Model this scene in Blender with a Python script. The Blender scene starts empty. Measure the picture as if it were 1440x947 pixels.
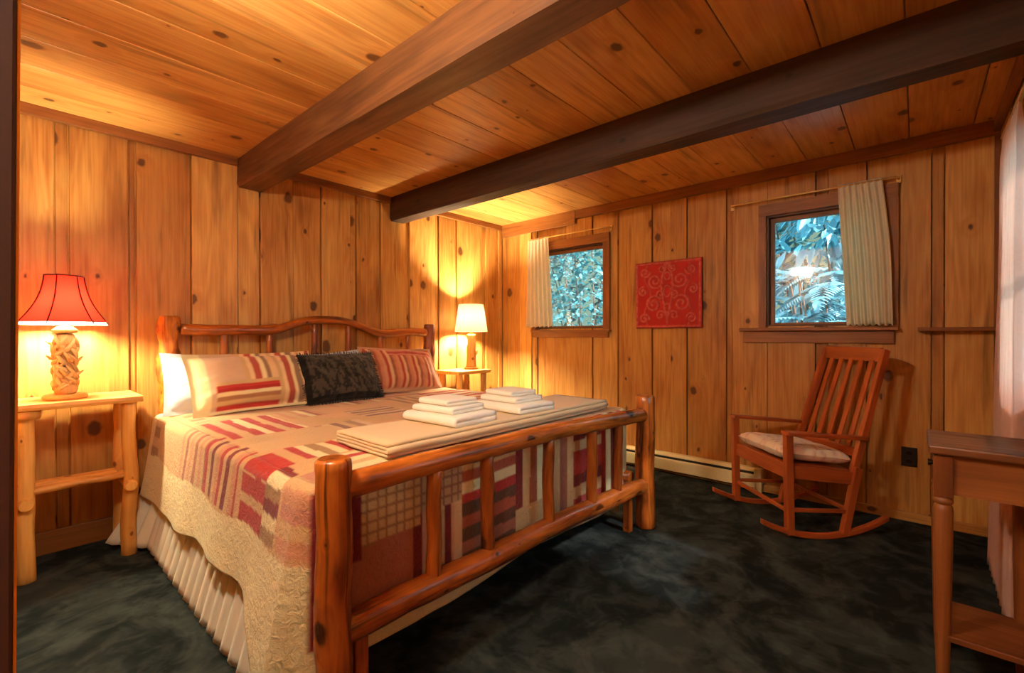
import bpy, math, random
from mathutils import Vector, Matrix, noise
import numpy as np
PI = math.pi
R = math.radians
rnd = random.Random(7)
scene = bpy.context.scene
COL = scene.collection
H = 2.38          # ceiling height; wall_back is y=0, wall_right is x=0, room lies at x<0, y<0
XL, YF = -3.80, -3.85

# ------------------------------------------------------------------ materials
def new_mat(name):
    m = bpy.data.materials.new(name); m.use_nodes = True
    nt = m.node_tree; nt.nodes.clear()
    out = nt.nodes.new('ShaderNodeOutputMaterial')
    return m, nt, out
def lin(c):
    return tuple(((x/255)/12.92 if x/255 <= .04045 else ((x/255+.055)/1.055)**2.4) for x in c) + (1,)
class N:
    def __init__(s, nt): s.nt = nt
    def n(s, t, **k):
        o = s.nt.nodes.new(t)
        for a, b in k.items(): setattr(o, a, b)
        return o
    def l(s, a, b): s.nt.links.new(a, b)
    def math(s, op, a, b=None, c=None, clamp=False):
        o = s.n('ShaderNodeMath', operation=op, use_clamp=clamp)
        for i, v in enumerate((a, b, c)):
            if v is None: continue
            if isinstance(v, (int, float)): o.inputs[i].default_value = v
            else: s.l(v, o.inputs[i])
        return o.outputs[0]
    def mix(s, f, a, b, blend='MIX'):
        o = s.n('ShaderNodeMix', data_type='RGBA', blend_type=blend)
        for i, v in ((0, f), (6, a), (7, b)):
            if isinstance(v, (int, float, tuple)): o.inputs[i].default_value = v
            else: s.l(v, o.inputs[i])
        return o.outputs[2]
    def comb(s, x, y, z=0.0):
        o = s.n('ShaderNodeCombineXYZ')
        for i, v in enumerate((x, y, z)):
            if isinstance(v, (int, float)): o.inputs[i].default_value = v
            else: s.l(v, o.inputs[i])
        return o.outputs[0]
    def noise(s, v, scale=1, detail=2, rough=.5, dist=0):
        o = s.n('ShaderNodeTexNoise'); s.l(v, o.inputs['Vector'])
        o.inputs['Scale'].default_value = scale; o.inputs['Detail'].default_value = detail
        o.inputs['Roughness'].default_value = rough; o.inputs['Distortion'].default_value = dist
        return o.outputs[0]
    def rng(s, v, a, b, c=0, d=1):
        o = s.n('ShaderNodeMapRange', interpolation_type='SMOOTHSTEP')
        s.l(v, o.inputs[0])
        for i, q in enumerate((a, b, c, d)):
            if isinstance(q, (int, float)): o.inputs[1+i].default_value = q
            else: s.l(q, o.inputs[1+i])
        return o.outputs[0]
    def bump(s, h, strength=.3, dist=.01):
        o = s.n('ShaderNodeBump'); s.l(h, o.inputs['Height'])
        o.inputs['Strength'].default_value = strength; o.inputs['Distance'].default_value = dist
        return o.outputs[0]
    def bsdf(s, out, color, rough=.5, normal=None, **k):
        o = s.n('ShaderNodeBsdfPrincipled')
        if isinstance(color, tuple): o.inputs['Base Color'].default_value = color
        else: s.l(color, o.inputs['Base Color'])
        if isinstance(rough, (int, float)): o.inputs['Roughness'].default_value = rough
        else: s.l(rough, o.inputs['Roughness'])
        if normal is not None: s.l(normal, o.inputs['Normal'])
        for a, b in k.items(): o.inputs[a.replace('_', ' ')].default_value = b
        s.l(o.outputs[0], out.inputs[0])
        return o

def wood(name, light, mid, dark, knots=.45, knot_cell=.26, knot_r=.075, ring=1.0, rough=.42, streak=70, spec=.4, tonev=.35, warm=None, bump=.4, blotch=.45, msu=13, msd=.5, bu=4, bv=1.1):
    """UV in metres: u across the grain, v along it; attribute 'tone' varies board by board"""
    m, nt, out = new_mat(name); g = N(nt)
    uv = g.n('ShaderNodeUVMap'); sp = g.n('ShaderNodeSeparateXYZ'); g.l(uv.outputs[0], sp.inputs[0])
    u, v = sp.outputs[0], sp.outputs[1]
    tone = g.n('ShaderNodeAttribute', attribute_name='tone').outputs['Fac']
    vor = g.n('ShaderNodeTexVoronoi', voronoi_dimensions='2D', feature='F1')
    g.l(g.comb(g.math('MULTIPLY', u, 1/knot_cell), g.math('MULTIPLY', v, .72/knot_cell)), vor.inputs['Vector'])
    vor.inputs['Scale'].default_value = 1
    cs = g.n('ShaderNodeSeparateColor'); g.l(vor.outputs['Color'], cs.inputs[0])
    gate = g.math('LESS_THAN', cs.outputs[0], knots)
    rad = g.math('MULTIPLY_ADD', g.math('POWER', cs.outputs[1], 2.0), knot_r*1.1, knot_r*.22)
    d = g.math('ADD', vor.outputs['Distance'], g.math('MULTIPLY', g.noise(g.comb(g.math('MULTIPLY', u, 34), g.math('MULTIPLY', v, 26)), 1, 3), .10))
    knot = g.math('MULTIPLY', g.rng(d, g.math('ADD', rad, .035), g.math('MULTIPLY_ADD', rad, 1.5, .055), 1, 0), gate)
    halo = g.math('MULTIPLY', g.rng(d, 0, g.math('MULTIPLY_ADD', rad, 5.0, .08), 1, 0), gate)
    warp = g.noise(g.comb(g.math('MULTIPLY', u, 5), g.math('MULTIPLY', v, .8)), 1, 2, .5)
    ph = g.math('ADD', g.math('MULTIPLY', warp, 46*ring), g.math('ADD', g.math('MULTIPLY', u, 60), g.math('MULTIPLY', halo, 9)))
    rg = g.math('MULTIPLY_ADD', g.math('SINE', ph), .5, .5)
    fine = g.noise(g.comb(g.math('MULTIPLY', u, streak), g.math('MULTIPLY', v, 2.2)), 1, 4, .6)
    big = g.noise(g.comb(g.math('MULTIPLY', u, bu), g.math('MULTIPLY', v, bv)), 1, 3, .55)
    f = g.math('ADD', g.math('MULTIPLY', rg, .22), g.math('ADD', g.math('MULTIPLY', g.rng(fine, .3, .75), .45), g.math('MULTIPLY', g.rng(big, .3, .72), .5)), clamp=True)
    c = g.mix(f, lin(light), lin(mid))
    c = g.mix(g.math('MULTIPLY', halo, .55), c, lin(mid))
    c = g.mix(g.math('MULTIPLY', g.rng(big, .56, .80), blotch), c, lin(dark))
    mst = g.noise(g.comb(g.math('MULTIPLY', u, msu), g.math('MULTIPLY', v, .9)), 1, 3, .6)
    c = g.mix(g.math('MULTIPLY', g.rng(mst, .55, .72), msd), c, lin(dark))
    c = g.mix(g.math('MULTIPLY', knot, .85), c, lin(dark))
    tv = g.math('MULTIPLY_ADD', tone, tonev, 1-tonev*.6)
    w = warm or (1, .86, .7, 1)
    hue = g.mix(tone, w, (1, 1, 1, 1))
    c = g.mix(1.0, c, hue, 'MULTIPLY')
    sc = g.n('ShaderNodeVectorMath', operation='SCALE'); g.l(c, sc.inputs[0]); g.l(tv, sc.inputs['Scale'])
    hgt = g.math('ADD', g.math('MULTIPLY', fine, .6), g.math('MULTIPLY', knot, -.5))
    g.bsdf(out, sc.outputs[0], g.rng(fine, .2, .8, rough-.06, rough+.12), g.bump(hgt, bump, .003), Specular_IOR_Level=spec)
    return m

def cloth(name, color=None, rough=.9, weave=900, wrinkle=.25, trans=0.0, quilted=False, sheen=.2, var=.12):
    """color None: colour comes from the vertex attribute 'col' (the dyed pattern of the fabric)"""
    m, nt, out = new_mat(name); g = N(nt)
    tc = g.n('ShaderNodeTexCoord').outputs['Object']
    if color is None: base = g.n('ShaderNodeAttribute', attribute_name='col').outputs['Color']
    else:
        rg = g.n('ShaderNodeRGB'); rg.outputs[0].default_value = lin(color); base = rg.outputs[0]
    w = g.noise(tc, weave, 2, .6); b = g.noise(tc, 14, 3, .55)
    k = g.math('ADD', g.math('MULTIPLY_ADD', w, var*1.2, 1-var*.8), g.math('MULTIPLY', b, var*.6))
    sc = g.n('ShaderNodeVectorMath', operation='SCALE'); g.l(base, sc.inputs[0]); g.l(k, sc.inputs['Scale'])
    h = g.math('ADD', g.math('MULTIPLY', w, .15), g.math('MULTIPLY', b, 1.0))
    if quilted:
        h = g.math('ADD', h, g.math('MULTIPLY', g.noise(tc, 48, 3, .6, .8), .8))
    nm = g.bump(h, wrinkle, .02)
    p = g.bsdf(out, sc.outputs[0], rough, nm, Sheen_Weight=sheen, Specular_IOR_Level=.15)
    if trans > 0:
        t = g.n('ShaderNodeBsdfTranslucent'); g.l(sc.outputs[0], t.inputs[0]); g.l(nm, t.inputs['Normal'])
        mx = g.n('ShaderNodeMixShader'); mx.inputs[0].default_value = trans
        g.l(p.outputs[0], mx.inputs[1]); g.l(t.outputs[0], mx.inputs[2]); g.l(mx.outputs[0], out.inputs[0])
    return m
def plain(name, color, rough=.5, metal=0, var=.1, scale=60, bump=.05, **k):
    m, nt, out = new_mat(name); g = N(nt)
    tc = g.n('ShaderNodeTexCoord').outputs['Object']
    n = g.noise(tc, scale, 3)
    c = g.mix(n, tuple(x*(1-var) for x in lin(color)[:3])+(1,), tuple(min(1, x*(1+var)) for x in lin(color)[:3])+(1,))
    g.bsdf(out, c, rough, g.bump(n, bump, .005), Metallic=metal, **k)
    return m

M = {}
M['wall'] = wood('wall_pine', (220, 174, 96), (176, 116, 50), (72, 38, 14), knots=.5, knot_cell=.25, knot_r=.09, rough=.45, tonev=.42)
M['ceil'] = wood('ceiling_pine', (226, 180, 104), (186, 126, 58), (76, 42, 16), knots=.5, knot_cell=.22, knot_r=.085, rough=.34, ring=.7, tonev=.4)
M['trim'] = wood('trim_pine', (158, 102, 50), (116, 70, 32), (84, 38, 14), knots=.2, knot_r=.04)
M['beam_shaded'] = wood('shaded_beam_timber', (72, 46, 26), (48, 28, 16), (24, 14, 8), knots=.3, knot_r=.05, rough=.6, streak=40, bump=.6, tonev=.15)  # darkened copy of the beam timber; shade on the beam's side put into its colour
M['beam'] = wood('beam_timber', (116, 80, 48), (76, 48, 28), (38, 22, 12), knots=.3, knot_r=.05, rough=.5, streak=40, bump=.6, tonev=.15)
M['log'] = wood('varnished_log', (210, 122, 44), (126, 60, 18), (34, 13, 5), knots=.6, knot_cell=.15, knot_r=.12, rough=.28, ring=2.2, streak=45, spec=.6, bump=.6, blotch=.9, msu=30, msd=.9, bu=11, bv=3.5, warm=(.72,.55,.5,1), tonev=.3)
M['gnarl'] = wood('gnarled_log', (234, 140, 44), (150, 70, 20), (52, 18, 6), knots=.9, knot_cell=.09, knot_r=.12, rough=.4, ring=2.5, streak=60, bump=.9, blotch=.95, msu=40, msd=.9, bu=16, bv=7, warm=(.85, .7, .6, 1), tonev=.3)
M['cedar'] = wood('peeled_cedar', (240, 190, 108), (208, 142, 66), (120, 62, 24), knots=.5, knot_cell=.13, knot_r=.07, rough=.42, ring=1.2, streak=60, spec=.4, bump=.5)
M['cherry'] = wood('rocker_wood', (190, 102, 52), (144, 66, 30), (74, 26, 12), knots=.0, rough=.3, ring=.5, spec=.5, tonev=.12)
M['table'] = wood('table_wood', (142, 86, 42), (104, 58, 26), (58, 26, 10), knots=.12, rough=.4, ring=.6, tonev=.15)
M['tabletop'] = wood('tabletop_wood', (110, 70, 42), (76, 44, 26), (36, 18, 10), knots=.1, rough=.35, ring=.6, tonev=.1)
M['drift'] = wood('driftwood', (236, 204, 150), (204, 158, 98), (110, 66, 30), knots=.3, knot_cell=.06, rough=.6, streak=160, bump=.6)
M['door'] = plain('dark_door_paint', (46, 16, 14), .6, var=.15, scale=8)
M['quilt'] = cloth('quilt_patchwork', None, quilted=True, wrinkle=.6)
M['pillow'] = cloth('pillow_patchwork', None, wrinkle=.3)
M['black'] = cloth('black_shag', None, weave=260, wrinkle=.9, var=.6)
M['blackfringe'] = cloth('black_fringe', (16, 14, 14), weave=300, wrinkle=.6)
M['towel'] = cloth('towel_terry', (240, 236, 222), weave=700, wrinkle=.35)
M['blanket'] = cloth('beige_blanket', (214, 190, 150), weave=500, wrinkle=.3)
M['skirt'] = cloth('skirt_cotton', (226, 216, 190), wrinkle=.2, trans=.1)
M['sheet'] = cloth('white_sheet', (190, 196, 206), wrinkle=.4)
M['cushion'] = cloth('seat_cushion', None, wrinkle=.35)
M['curtain'] = cloth('sheer_curtain', (248, 240, 216), trans=.45, wrinkle=.3, sheen=0)
M['lace'] = cloth('lace_curtain', (252, 230, 218), trans=.75, wrinkle=.5, sheen=0)
M['brass'] = plain('brass', (226, 186, 110), .42, .8)
M['dark_metal'] = plain('dark_metal', (40, 30, 24), .4, .8)
M['heater'] = plain('heater_enamel', (226, 212, 160), .45)
M['heater_dark'] = plain('heater_slot', (50, 44, 34), .7)
M['outlet'] = plain('outlet_plastic', (22, 14, 10), .35)
M['mattress'] = cloth('mattress_ticking', (220, 214, 200))

m, nt, out = new_mat('green_black_carpet'); g = N(nt); M['carpet'] = m
tc = g.n('ShaderNodeTexCoord').outputs['Object']
b1 = g.noise(tc, 2.2, 4, .62, 1.2); b2 = g.noise(tc, 9, 3, .6, .6); fz = g.noise(tc, 420, 2, .7)
f = g.math('ADD', g.math('MULTIPLY', g.rng(b1, .42, .62), .6), g.math('MULTIPLY', g.rng(b2, .42, .66), .4))
c = g.mix(f, lin((32, 38, 38)), lin((78, 85, 81)))
c = g.mix(g.math('MULTIPLY', fz, .5), c, lin((14, 17, 18)))
g.bsdf(out, c, .95, g.bump(g.math('ADD', fz, g.math('MULTIPLY', b2, .6)), .8, .006), Specular_IOR_Level=.05)

m, nt, out = new_mat('window_glass'); g = N(nt); M['glass'] = m
tr = g.n('ShaderNodeBsdfTransparent'); gl = g.n('ShaderNodeBsdfGlossy'); gl.inputs['Roughness'].default_value = .02
fr = g.n('ShaderNodeFresnel'); fr.inputs[0].default_value = 1.6
mx = g.n('ShaderNodeMixShader'); g.l(g.math('MULTIPLY', fr.outputs[0], .9), mx.inputs[0]); g.l(tr.outputs[0], mx.inputs[1]); g.l(gl.outputs[0], mx.inputs[2]); g.l(mx.outputs[0], out.inputs[0])

def shade_mat(name, color, trans, rough=.8):
    m, nt, out = new_mat(name); g = N(nt)
    tc = g.n('ShaderNodeTexCoord').outputs['Object']; n = g.noise(tc, 300, 2)
    d = g.n('ShaderNodeBsdfDiffuse'); t = g.n('ShaderNodeBsdfTranslucent')
    c = g.mix(n, tuple(x*.85 for x in lin(color)[:3])+(1,), lin(color))
    g.l(c, d.inputs[0]); g.l(c, t.inputs[0])
    mx = g.n('ShaderNodeMixShader'); mx.inputs[0].default_value = trans
    g.l(d.outputs[0], mx.inputs[1]); g.l(t.outputs[0], mx.inputs[2]); g.l(mx.outputs[0], out.inputs[0])
    return m
M['redshade'] = shade_mat('red_shade_fabric', (190, 36, 26), .7)
M['liner'] = shade_mat('white_shade_liner', (245, 238, 225), .68)
M['whiteshade'] = shade_mat('white_shade_fabric', (250, 244, 228), .6)
M['piping'] = cloth('dark_red_piping', (104, 20, 18))
def emis(name, color, s):
    m, nt, out = new_mat(name); g = N(nt)
    e = g.n('ShaderNodeEmission'); e.inputs[0].default_value = color; e.inputs[1].default_value = s
    g.l(e.outputs[0], out.inputs[0]); return m
WARM = (1.0, .72, .42, 1)
M['bulb'] = emis('lamp_bulb', (1, .85, .56, 1), 850)
M['bulb2'] = emis('bright_lamp_bulb', (1, .84, .55, 1), 1700)
M['sconce'] = emis('frosted_glass_lit', (1, .89, .72, 1), 130)
def leafmat(name, a, b):
    m, nt, out = new_mat(name); g = N(nt)
    tn = g.n('ShaderNodeAttribute', attribute_name='tone').outputs['Fac']
    c = g.mix(tn, lin(a), lin(b))
    p = g.bsdf(out, c, .5); t = g.n('ShaderNodeBsdfTranslucent'); g.l(c, t.inputs[0])
    mx = g.n('ShaderNodeMixShader'); mx.inputs[0].default_value = .3
    g.l(p.outputs[0], mx.inputs[1]); g.l(t.outputs[0], mx.inputs[2]); g.l(mx.outputs[0], out.inputs[0]); return m
M['leaf'] = leafmat('broad_leaves', (32, 82, 94), (104, 162, 174))
M['needle'] = leafmat('cedar_sprays', (34, 92, 96), (92, 156, 160))
M['farleaf'] = leafmat('far_foliage', (26, 62, 68), (66, 120, 124))
M['bark'] = plain('bark', (70, 56, 46), .9, var=.4, scale=30, bump=.6)
M['soil'] = plain('forest_ground', (40, 52, 36), .95, var=.4, scale=6, bump=.5)

# ------------------------------------------------------------------ mesh builder
class MB:
    def __init__(s): s.v = []; s.f = []; s.uv = []; s.tone = []; s.col = []; s.sm = []
    def add(s, verts, faces, uvs=None, tone=.5, cols=None, smooth=True):
        b = len(s.v); s.v += [tuple(p) for p in verts]
        s.tone += ([tone]*len(verts) if isinstance(tone, (int, float)) else list(tone))
        s.col += (list(cols) if cols is not None else [(1, 1, 1)]*len(verts))
        for i, f in enumerate(faces):
            s.f.append(tuple(b+k for k in f)); s.sm.append(smooth)
            s.uv.append(uvs[i] if uvs else [(0, 0)]*len(f))
        return s
    def box(s, lo, hi, grain=2, tone=None, mat=None):
        """axis box, optionally transformed by a Matrix"""
        tone = rnd.random() if tone is None else tone
        ou, ov = rnd.uniform(0, 40), rnd.uniform(0, 40)
        lo = Vector(lo); hi = Vector(hi)
        P = [Vector((x, y, z)) for x in (lo.x, hi.x) for y in (lo.y, hi.y) for z in (lo.z, hi.z)]
        F = [(0, 1, 3, 2), (4, 6, 7, 5), (0, 4, 5, 1), (2, 3, 7, 6), (0, 2, 6, 4), (1, 5, 7, 3)]
        NA = [0, 0, 1, 1, 2, 2]
        uvs = []
        for f, na in zip(F, NA):
            ax = [a for a in range(3) if a != na]
            va = grain if grain != na else ax[1]
            ua = [a for a in ax if a != va][0]
            uvs.append([(P[k][ua]+ou+na*.37, P[k][va]+ov) for k in f])
        V = [mat @ p for p in P] if mat else P
        if mat and mat.determinant() < 0: pass
        return s.add(V, F, uvs, tone, smooth=False)
    def prism(s, poly, z0, z1, axes=(0, 1, 2), grain_v=None, tone=None, mat=None):
        """poly: list of 2D points in axes[0],axes[1]; extruded along axes[2]"""
        tone = rnd.random() if tone is None else tone
        ou, ov = rnd.uniform(0, 40), rnd.uniform(0, 40); n = len(poly)
        def P(a, b, c):
            q = [0, 0, 0]; q[axes[0]] = a; q[axes[1]] = b; q[axes[2]] = c; q = Vector(q); return mat @ q if mat else q
        V = [P(a, b, z0) for a, b in poly]+[P(a, b, z1) for a, b in poly]
        F = [tuple(range(n))[::-1], tuple(range(n, 2*n))]
        U = [[(poly[k][1]+ou, poly[k][0]+ov) for k in range(n)][::-1], [(poly[k][1]+ou, poly[k][0]+ov) for k in range(n)]]
        L = 0
        for i in range(n):
            j = (i+1) % n; dl = math.dist(poly[i], poly[j])
            F.append((i, j, n+j, n+i)); U.append([(z0+ou, L+ov), (z0+ou, L+dl+ov), (z1+ou, L+dl+ov), (z1+ou, L+ov)]); L += dl
        return s.add(V, F, U, tone, smooth=False)
    def tube(s, path, rad, n=14, rough=0.0, fr=9, tone=None, capr=.25, squash=1.0, seed=None):
        """swept round bar; rad float or list; rough = surface irregularity"""
        tone = rnd.random() if tone is None else tone
        ou, ov = rnd.uniform(0, 40), rnd.uniform(0, 40); sd = Vector((rnd.uniform(0, 99), rnd.uniform(0, 99), 0))
        path = [Vector(p) for p in path]; k = len(path)
        if isinstance(rad, (int, float)): rad = [rad]*k
        T = []
        for i in range(k):
            a = path[max(0, i-1)]; b = path[min(k-1, i+1)]; T.append((b-a).normalized())
        up = Vector((0, 0, 1)) if abs(T[0].z) < .9 else Vector((1, 0, 0))
        rings = []; L = [0]
        for i in range(1, k): L.append(L[-1]+(path[i]-path[i-1]).length)
        X = T[0].cross(up).normalized()
        # rounded ends: extra rings
        spec = []
        if capr:
            spec.append((0, -rad[0]*capr*.0, .80)); 
        st = [(path[0]+T[0]*0, rad[0]*(1-capr*.5), T[0], 0)] if capr else []
        if capr: st.append((path[0]+T[0]*rad[0]*capr*.5, rad[0], T[0], rad[0]*capr*.5))
        else: st.append((path[0], rad[0], T[0], 0))
        for i in range(1, k-1): st.append((path[i], rad[i], T[i], L[i]))
        if capr:
            st.append((path[-1]-T[-1]*rad[-1]*capr*.5, rad[-1], T[-1], L[-1]-rad[-1]*capr*.5)); st.append((path[-1], rad[-1]*(1-capr*.5), T[-1], L[-1]))
        else: st.append((path[-1], rad[-1], T[-1], L[-1]))
        V = []
        for (c, r, t, l) in st:
            X = (X-t*X.dot(t)).normalized(); Y = t.cross(X)
            for j in range(n):
                a = 2*PI*j/n; rr = r
                if rough:
                    q = Vector((math.cos(a)*1.1, math.sin(a)*1.1, l*fr))+sd
                    rr = r*(1+rough*noise.noise(q)+rough*.5*noise.noise(q*2.7))
                V.append(c+X*math.cos(a)*rr+Y*math.sin(a)*rr*squash)
        F = []; U = []; rm = sum(rad)/k; C = 2*PI*rm
        for i in range(len(st)-1):
            for j in range(n):
                j2 = (j+1) % n; F.append((i*n+j, i*n+j2, (i+1)*n+j2, (i+1)*n+j))
                u0, u1 = ou+C*j/n, ou+C*(j+1)/n; v0, v1 = ov+st[i][3], ov+st[i+1][3]
                U.append([(u0, v0), (u1, v0), (u1, v1), (u0, v1)])
        m_ = len(st)
        F.append(tuple(range(n))[::-1]); U.append([(ou+7+rm*math.cos(2*PI*j/n), ov+rm*math.sin(2*PI*j/n)) for j in range(n)][::-1])
        F.append(tuple((m_-1)*n+j for j in range(n))); U.append([(ou+9+rm*math.cos(2*PI*j/n), ov+rm*math.sin(2*PI*j/n)) for j in range(n)])
        s.add(V, F, U, tone)
        s.sm[-1] = False; s.sm[-2] = False
        return s
    def lathe(s, prof, c=(0, 0, 0), n=24, tone=None, closed=False):
        tone = rnd.random() if tone is None else tone
        V = []; F = []; U = []; L = 0; c = Vector(c); ou = rnd.uniform(0, 30)
        for (r, z) in prof:
            for j in range(n):
                a = 2*PI*j/n; V.append(c+Vector((r*math.cos(a), r*math.sin(a), z)))
        for i in range(len(prof)-1):
            dl = math.dist(prof[i], prof[i+1])
            for j in range(n):
                j2 = (j+1) % n; F.append((i*n+j, i*n+j2, (i+1)*n+j2, (i+1)*n+j))
                U.append([(ou+.15*j/n, L), (ou+.15*(j+1)/n, L), (ou+.15*(j+1)/n, L+dl), (ou+.15*j/n, L+dl)])
            L += dl
        if closed:
            F.append(tuple(range(n))[::-1]); U.append([(0, 0)]*n)
            F.append(tuple((len(prof)-1)*n+j for j in range(n))); U.append([(0, 0)]*n)
        return s.add(V, F, U, tone)
    def grid(s, nu, nv, fn, colfn=None, tone=.5, flip=False):
        V = []; C = []
        for i in range(nu+1):
            for j in range(nv+1):
                V.append(fn(i/nu, j/nv)); C.append(colfn(i/nu, j/nv) if colfn else (1, 1, 1))
        F = []; U = []
        for i in range(nu):
            for j in range(nv):
                a = i*(nv+1)+j; f = (a, a+nv+1, a+nv+2, a+1)
                F.append(f[::-1] if flip else f); U.append([(i/nu, j/nv), ((i+1)/nu, j/nv), ((i+1)/nu, (j+1)/nv), (i/nu, (j+1)/nv)])
        return s.add(V, F, U, tone, C)
    def build(s, name, mat, parent=None, bevel=0, solid=0, sub=0, origin=None):
        me = bpy.data.meshes.new(name)
        V = s.v
        o = bpy.data.objects.new(name, me); COL.objects.link(o)
        if parent is not None: o.parent = parent
        elif origin is not None:
            V = [(p[0]-origin[0], p[1]-origin[1], p[2]-origin[2]) for p in V]; o.location = origin
        me.from_pydata(V, [], s.f)
        uvl = me.uv_layers.new(name='UVMap'); flat = [c for f in s.uv for q in f for c in q]
        uvl.data.foreach_set('uv', flat)
        at = me.attributes.new('tone', 'FLOAT', 'POINT'); at.data.foreach_set('value', s.tone)
        ac = me.attributes.new('col', 'FLOAT_COLOR', 'POINT'); ac.data.foreach_set('color', [x for c in s.col for x in (*c[:3], 1)])
        me.polygons.foreach_set('use_smooth', s.sm)
        me.materials.append(mat); me.update()
        if solid: q = o.modifiers.new('solid', 'SOLIDIFY'); q.thickness = solid; q.offset = 0
        if bevel:
            q = o.modifiers.new('bevel', 'BEVEL'); q.width = bevel; q.segments = 2; q.limit_method = 'ANGLE'
        if sub: q = o.modifiers.new('sub', 'SUBSURF'); q.levels = sub; q.render_levels = sub
        return o
def thing(name, label, cat, loc=(0, 0, 0), rz=0, group=None):
    o = bpy.data.objects.new(name, None); COL.objects.link(o); o.location = loc; o.rotation_euler = (0, 0, rz)
    o.empty_display_size = .1
    return tag(o, label, cat, group)
def tag(o, label, cat, group=None, kind=None):
    o['label'] = label; o['category'] = cat
    if group: o['group'] = group
    if kind: o['kind'] = kind
    return o
def struct(o, label=None):
    o['kind'] = 'structure'
    if label: o['label'] = label
    return o
def dup(root, loc=None, rz=None, parent=None):
    c = root.copy(); COL.objects.link(c)
    if parent is not None: c.parent = parent
    if loc is not None: c.location = loc
    if rz is not None: c.rotation_euler = (0, 0, rz)
    for ch in [q for q in bpy.data.objects if q.parent == root]: dup(ch, parent=c)
    return c

# ------------------------------------------------------------------ room shell
# wall_back (y=0): board-on-board pine; x of the seams read left to right
w1 = [-3.80, -3.566, -3.51, -3.252, -3.22, -2.943, -2.672, -2.53, -2.30, -2.084, -1.837, -1.786, -1.66, -1.556, -1.40, -1.282, -1.245, -.94, -.90, -.677, -.45, -.302, -.245, -.06, 0.0]
rec1 = {1, 3, 15, 17, 21}            # narrow set-back strips
mb = MB()
mb.box((XL, .03, 0), (0.14, .12, H+.1), 2, .5)
for i in range(len(w1)-1):
    a, b = w1[i], w1[i+1]; t = .022 if i in rec1 else (-.004 if i % 2 else .009)
    mb.box((a+.0035, t, 0), (b-.0035, .04, H), 2, rnd.uniform(.15, 1) if i not in rec1 else rnd.uniform(0, .3))
struct(mb.build('wall_back', M['wall'], bevel=.003), 'knotty pine vertical board wall behind the bed')

# wall_right (x=0) with two windows
OP = [(-1.30, -.50, 1.225, 2.03), (-3.33, -2.665, 1.225, 2.035)]   # y0,y1,z0,z1 of the openings
w2 = [0, -.265, -.43, -.50, -.586, -.872, -1.176, -1.44, -1.482, -1.539, -1.775, -1.939, -2.077, -2.381, -2.42, -2.669, -2.969, -3.04, -3.251, -3.563, -3.62, -3.85]
rec2 = {3, 7, 13, 16, 19}
mb = MB()
def wall_x(mb, y1, y0, x0, x1, tone):
    """a board spanning y0..y1 at x0..x1, cut round the window openings"""
    cuts = [y0, y1]+[c for o in OP for c in o[:2] if y0 < c < y1]; cuts.sort()
    for a, b in zip(cuts[:-1], cuts[1:]):
        mid = (a+b)/2; hit = [o for o in OP if o[0] < mid < o[1]]
        st = rnd.getstate()
        if hit:
            o = hit[0]; mb.box((x0, a, 0), (x1, b, o[2]), 2, tone); mb.box((x0, a, o[3]), (x1, b, H), 2, tone)
        else: mb.box((x0, a, 0), (x1, b, H), 2, tone)
wall_x(mb, 0.0, YF, .04, .12, .5)
for i in range(len(w2)-1):
    a, b = w2[i], w2[i+1]; t = .022 if i in rec2 else (-.004 if i % 2 else .009)
    wall_x(mb, a-.0035, b+.0035, t, .045, rnd.uniform(.1, .9) if i not in rec2 else rnd.uniform(0, .3))
struct(mb.build('wall_right', M['wall'], bevel=.0), 'knotty pine board wall with two small windows')

# wall_front (y=YF) with the curtained window, wall_left (x=XL)
W3 = (-2.05, -1.04, .95, 1.93)
mb = MB()
x = XL
while x < -.001:
    x2 = min(0, x+rnd.choice([.22, .26, .3])); 
    cuts = sorted([x, x2]+[c for c in W3[:2] if x < c < x2])
    tn = rnd.uniform(.1, .9); t = rnd.choice([0, .006])
    for a, b in zip(cuts[:-1], cuts[1:]):
        if W3[0] < (a+b)/2 < W3[1]:
            mb.box((a+.001, YF-.12, 0), (b-.001, YF-t, W3[2]), 2, tn); mb.box((a+.001, YF-.12, W3[3]), (b-.001, YF-t, H), 2, tn)
        else: mb.box((a+.001, YF-.12, 0), (b-.001, YF-t, H), 2, tn)
    x = x2
struct(mb.build('wall_front', M['wall']), 'pine board wall holding the curtained window')
mb = MB()
y = -2.86
while y < -.001:
    y2 = min(0, y+rnd.choice([.2, .24, .3])); mb.box((XL-.12, y+.001, 0), (XL, y2-.001, H), 2, rnd.uniform(.1, .9)); y = y2
mb.box((XL-.12, YF, 2.08), (XL, -2.86, H), 1, .5)
mb.box((XL-.12, YF, 0), (XL, YF+.10, 2.08), 2, .5)
struct(mb.build('wall_left', M['wall']), 'pine board wall left of the bed')

# ceiling boards run along x
mb = MB(); mb.box((XL-.12, YF-.12, H+.02), (.12, .12, H+.1), 0, .5)
y = 0.12; k = 0
seams = [.12, -.25, -.52, -.79, -1.05, -1.32, -1.585, -1.85, -2.12, -2.39, -2.66, -2.92, -3.19, -3.46, -3.74, -3.97]
for a, b in zip(seams[:-1], seams[1:]):
    xs = [XL-.12, .12]
    xs = [XL-.12, -2.6, -1.38, .12]
    for p, q in zip(xs[:-1], xs[1:]): mb.box((p, b+.002, H), (q, a-.002, H+.03), 0, rnd.uniform(.1, 1))
struct(mb.build('ceiling', M['ceil'], bevel=.003), 'knotty pine plank ceiling')
mb = MB(); mb.box((XL-.12, YF-.12, -.06), (.12, .12, 0), 0)
struct(mb.build('floor', M['carpet']), 'dark green-black mottled carpet')

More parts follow.
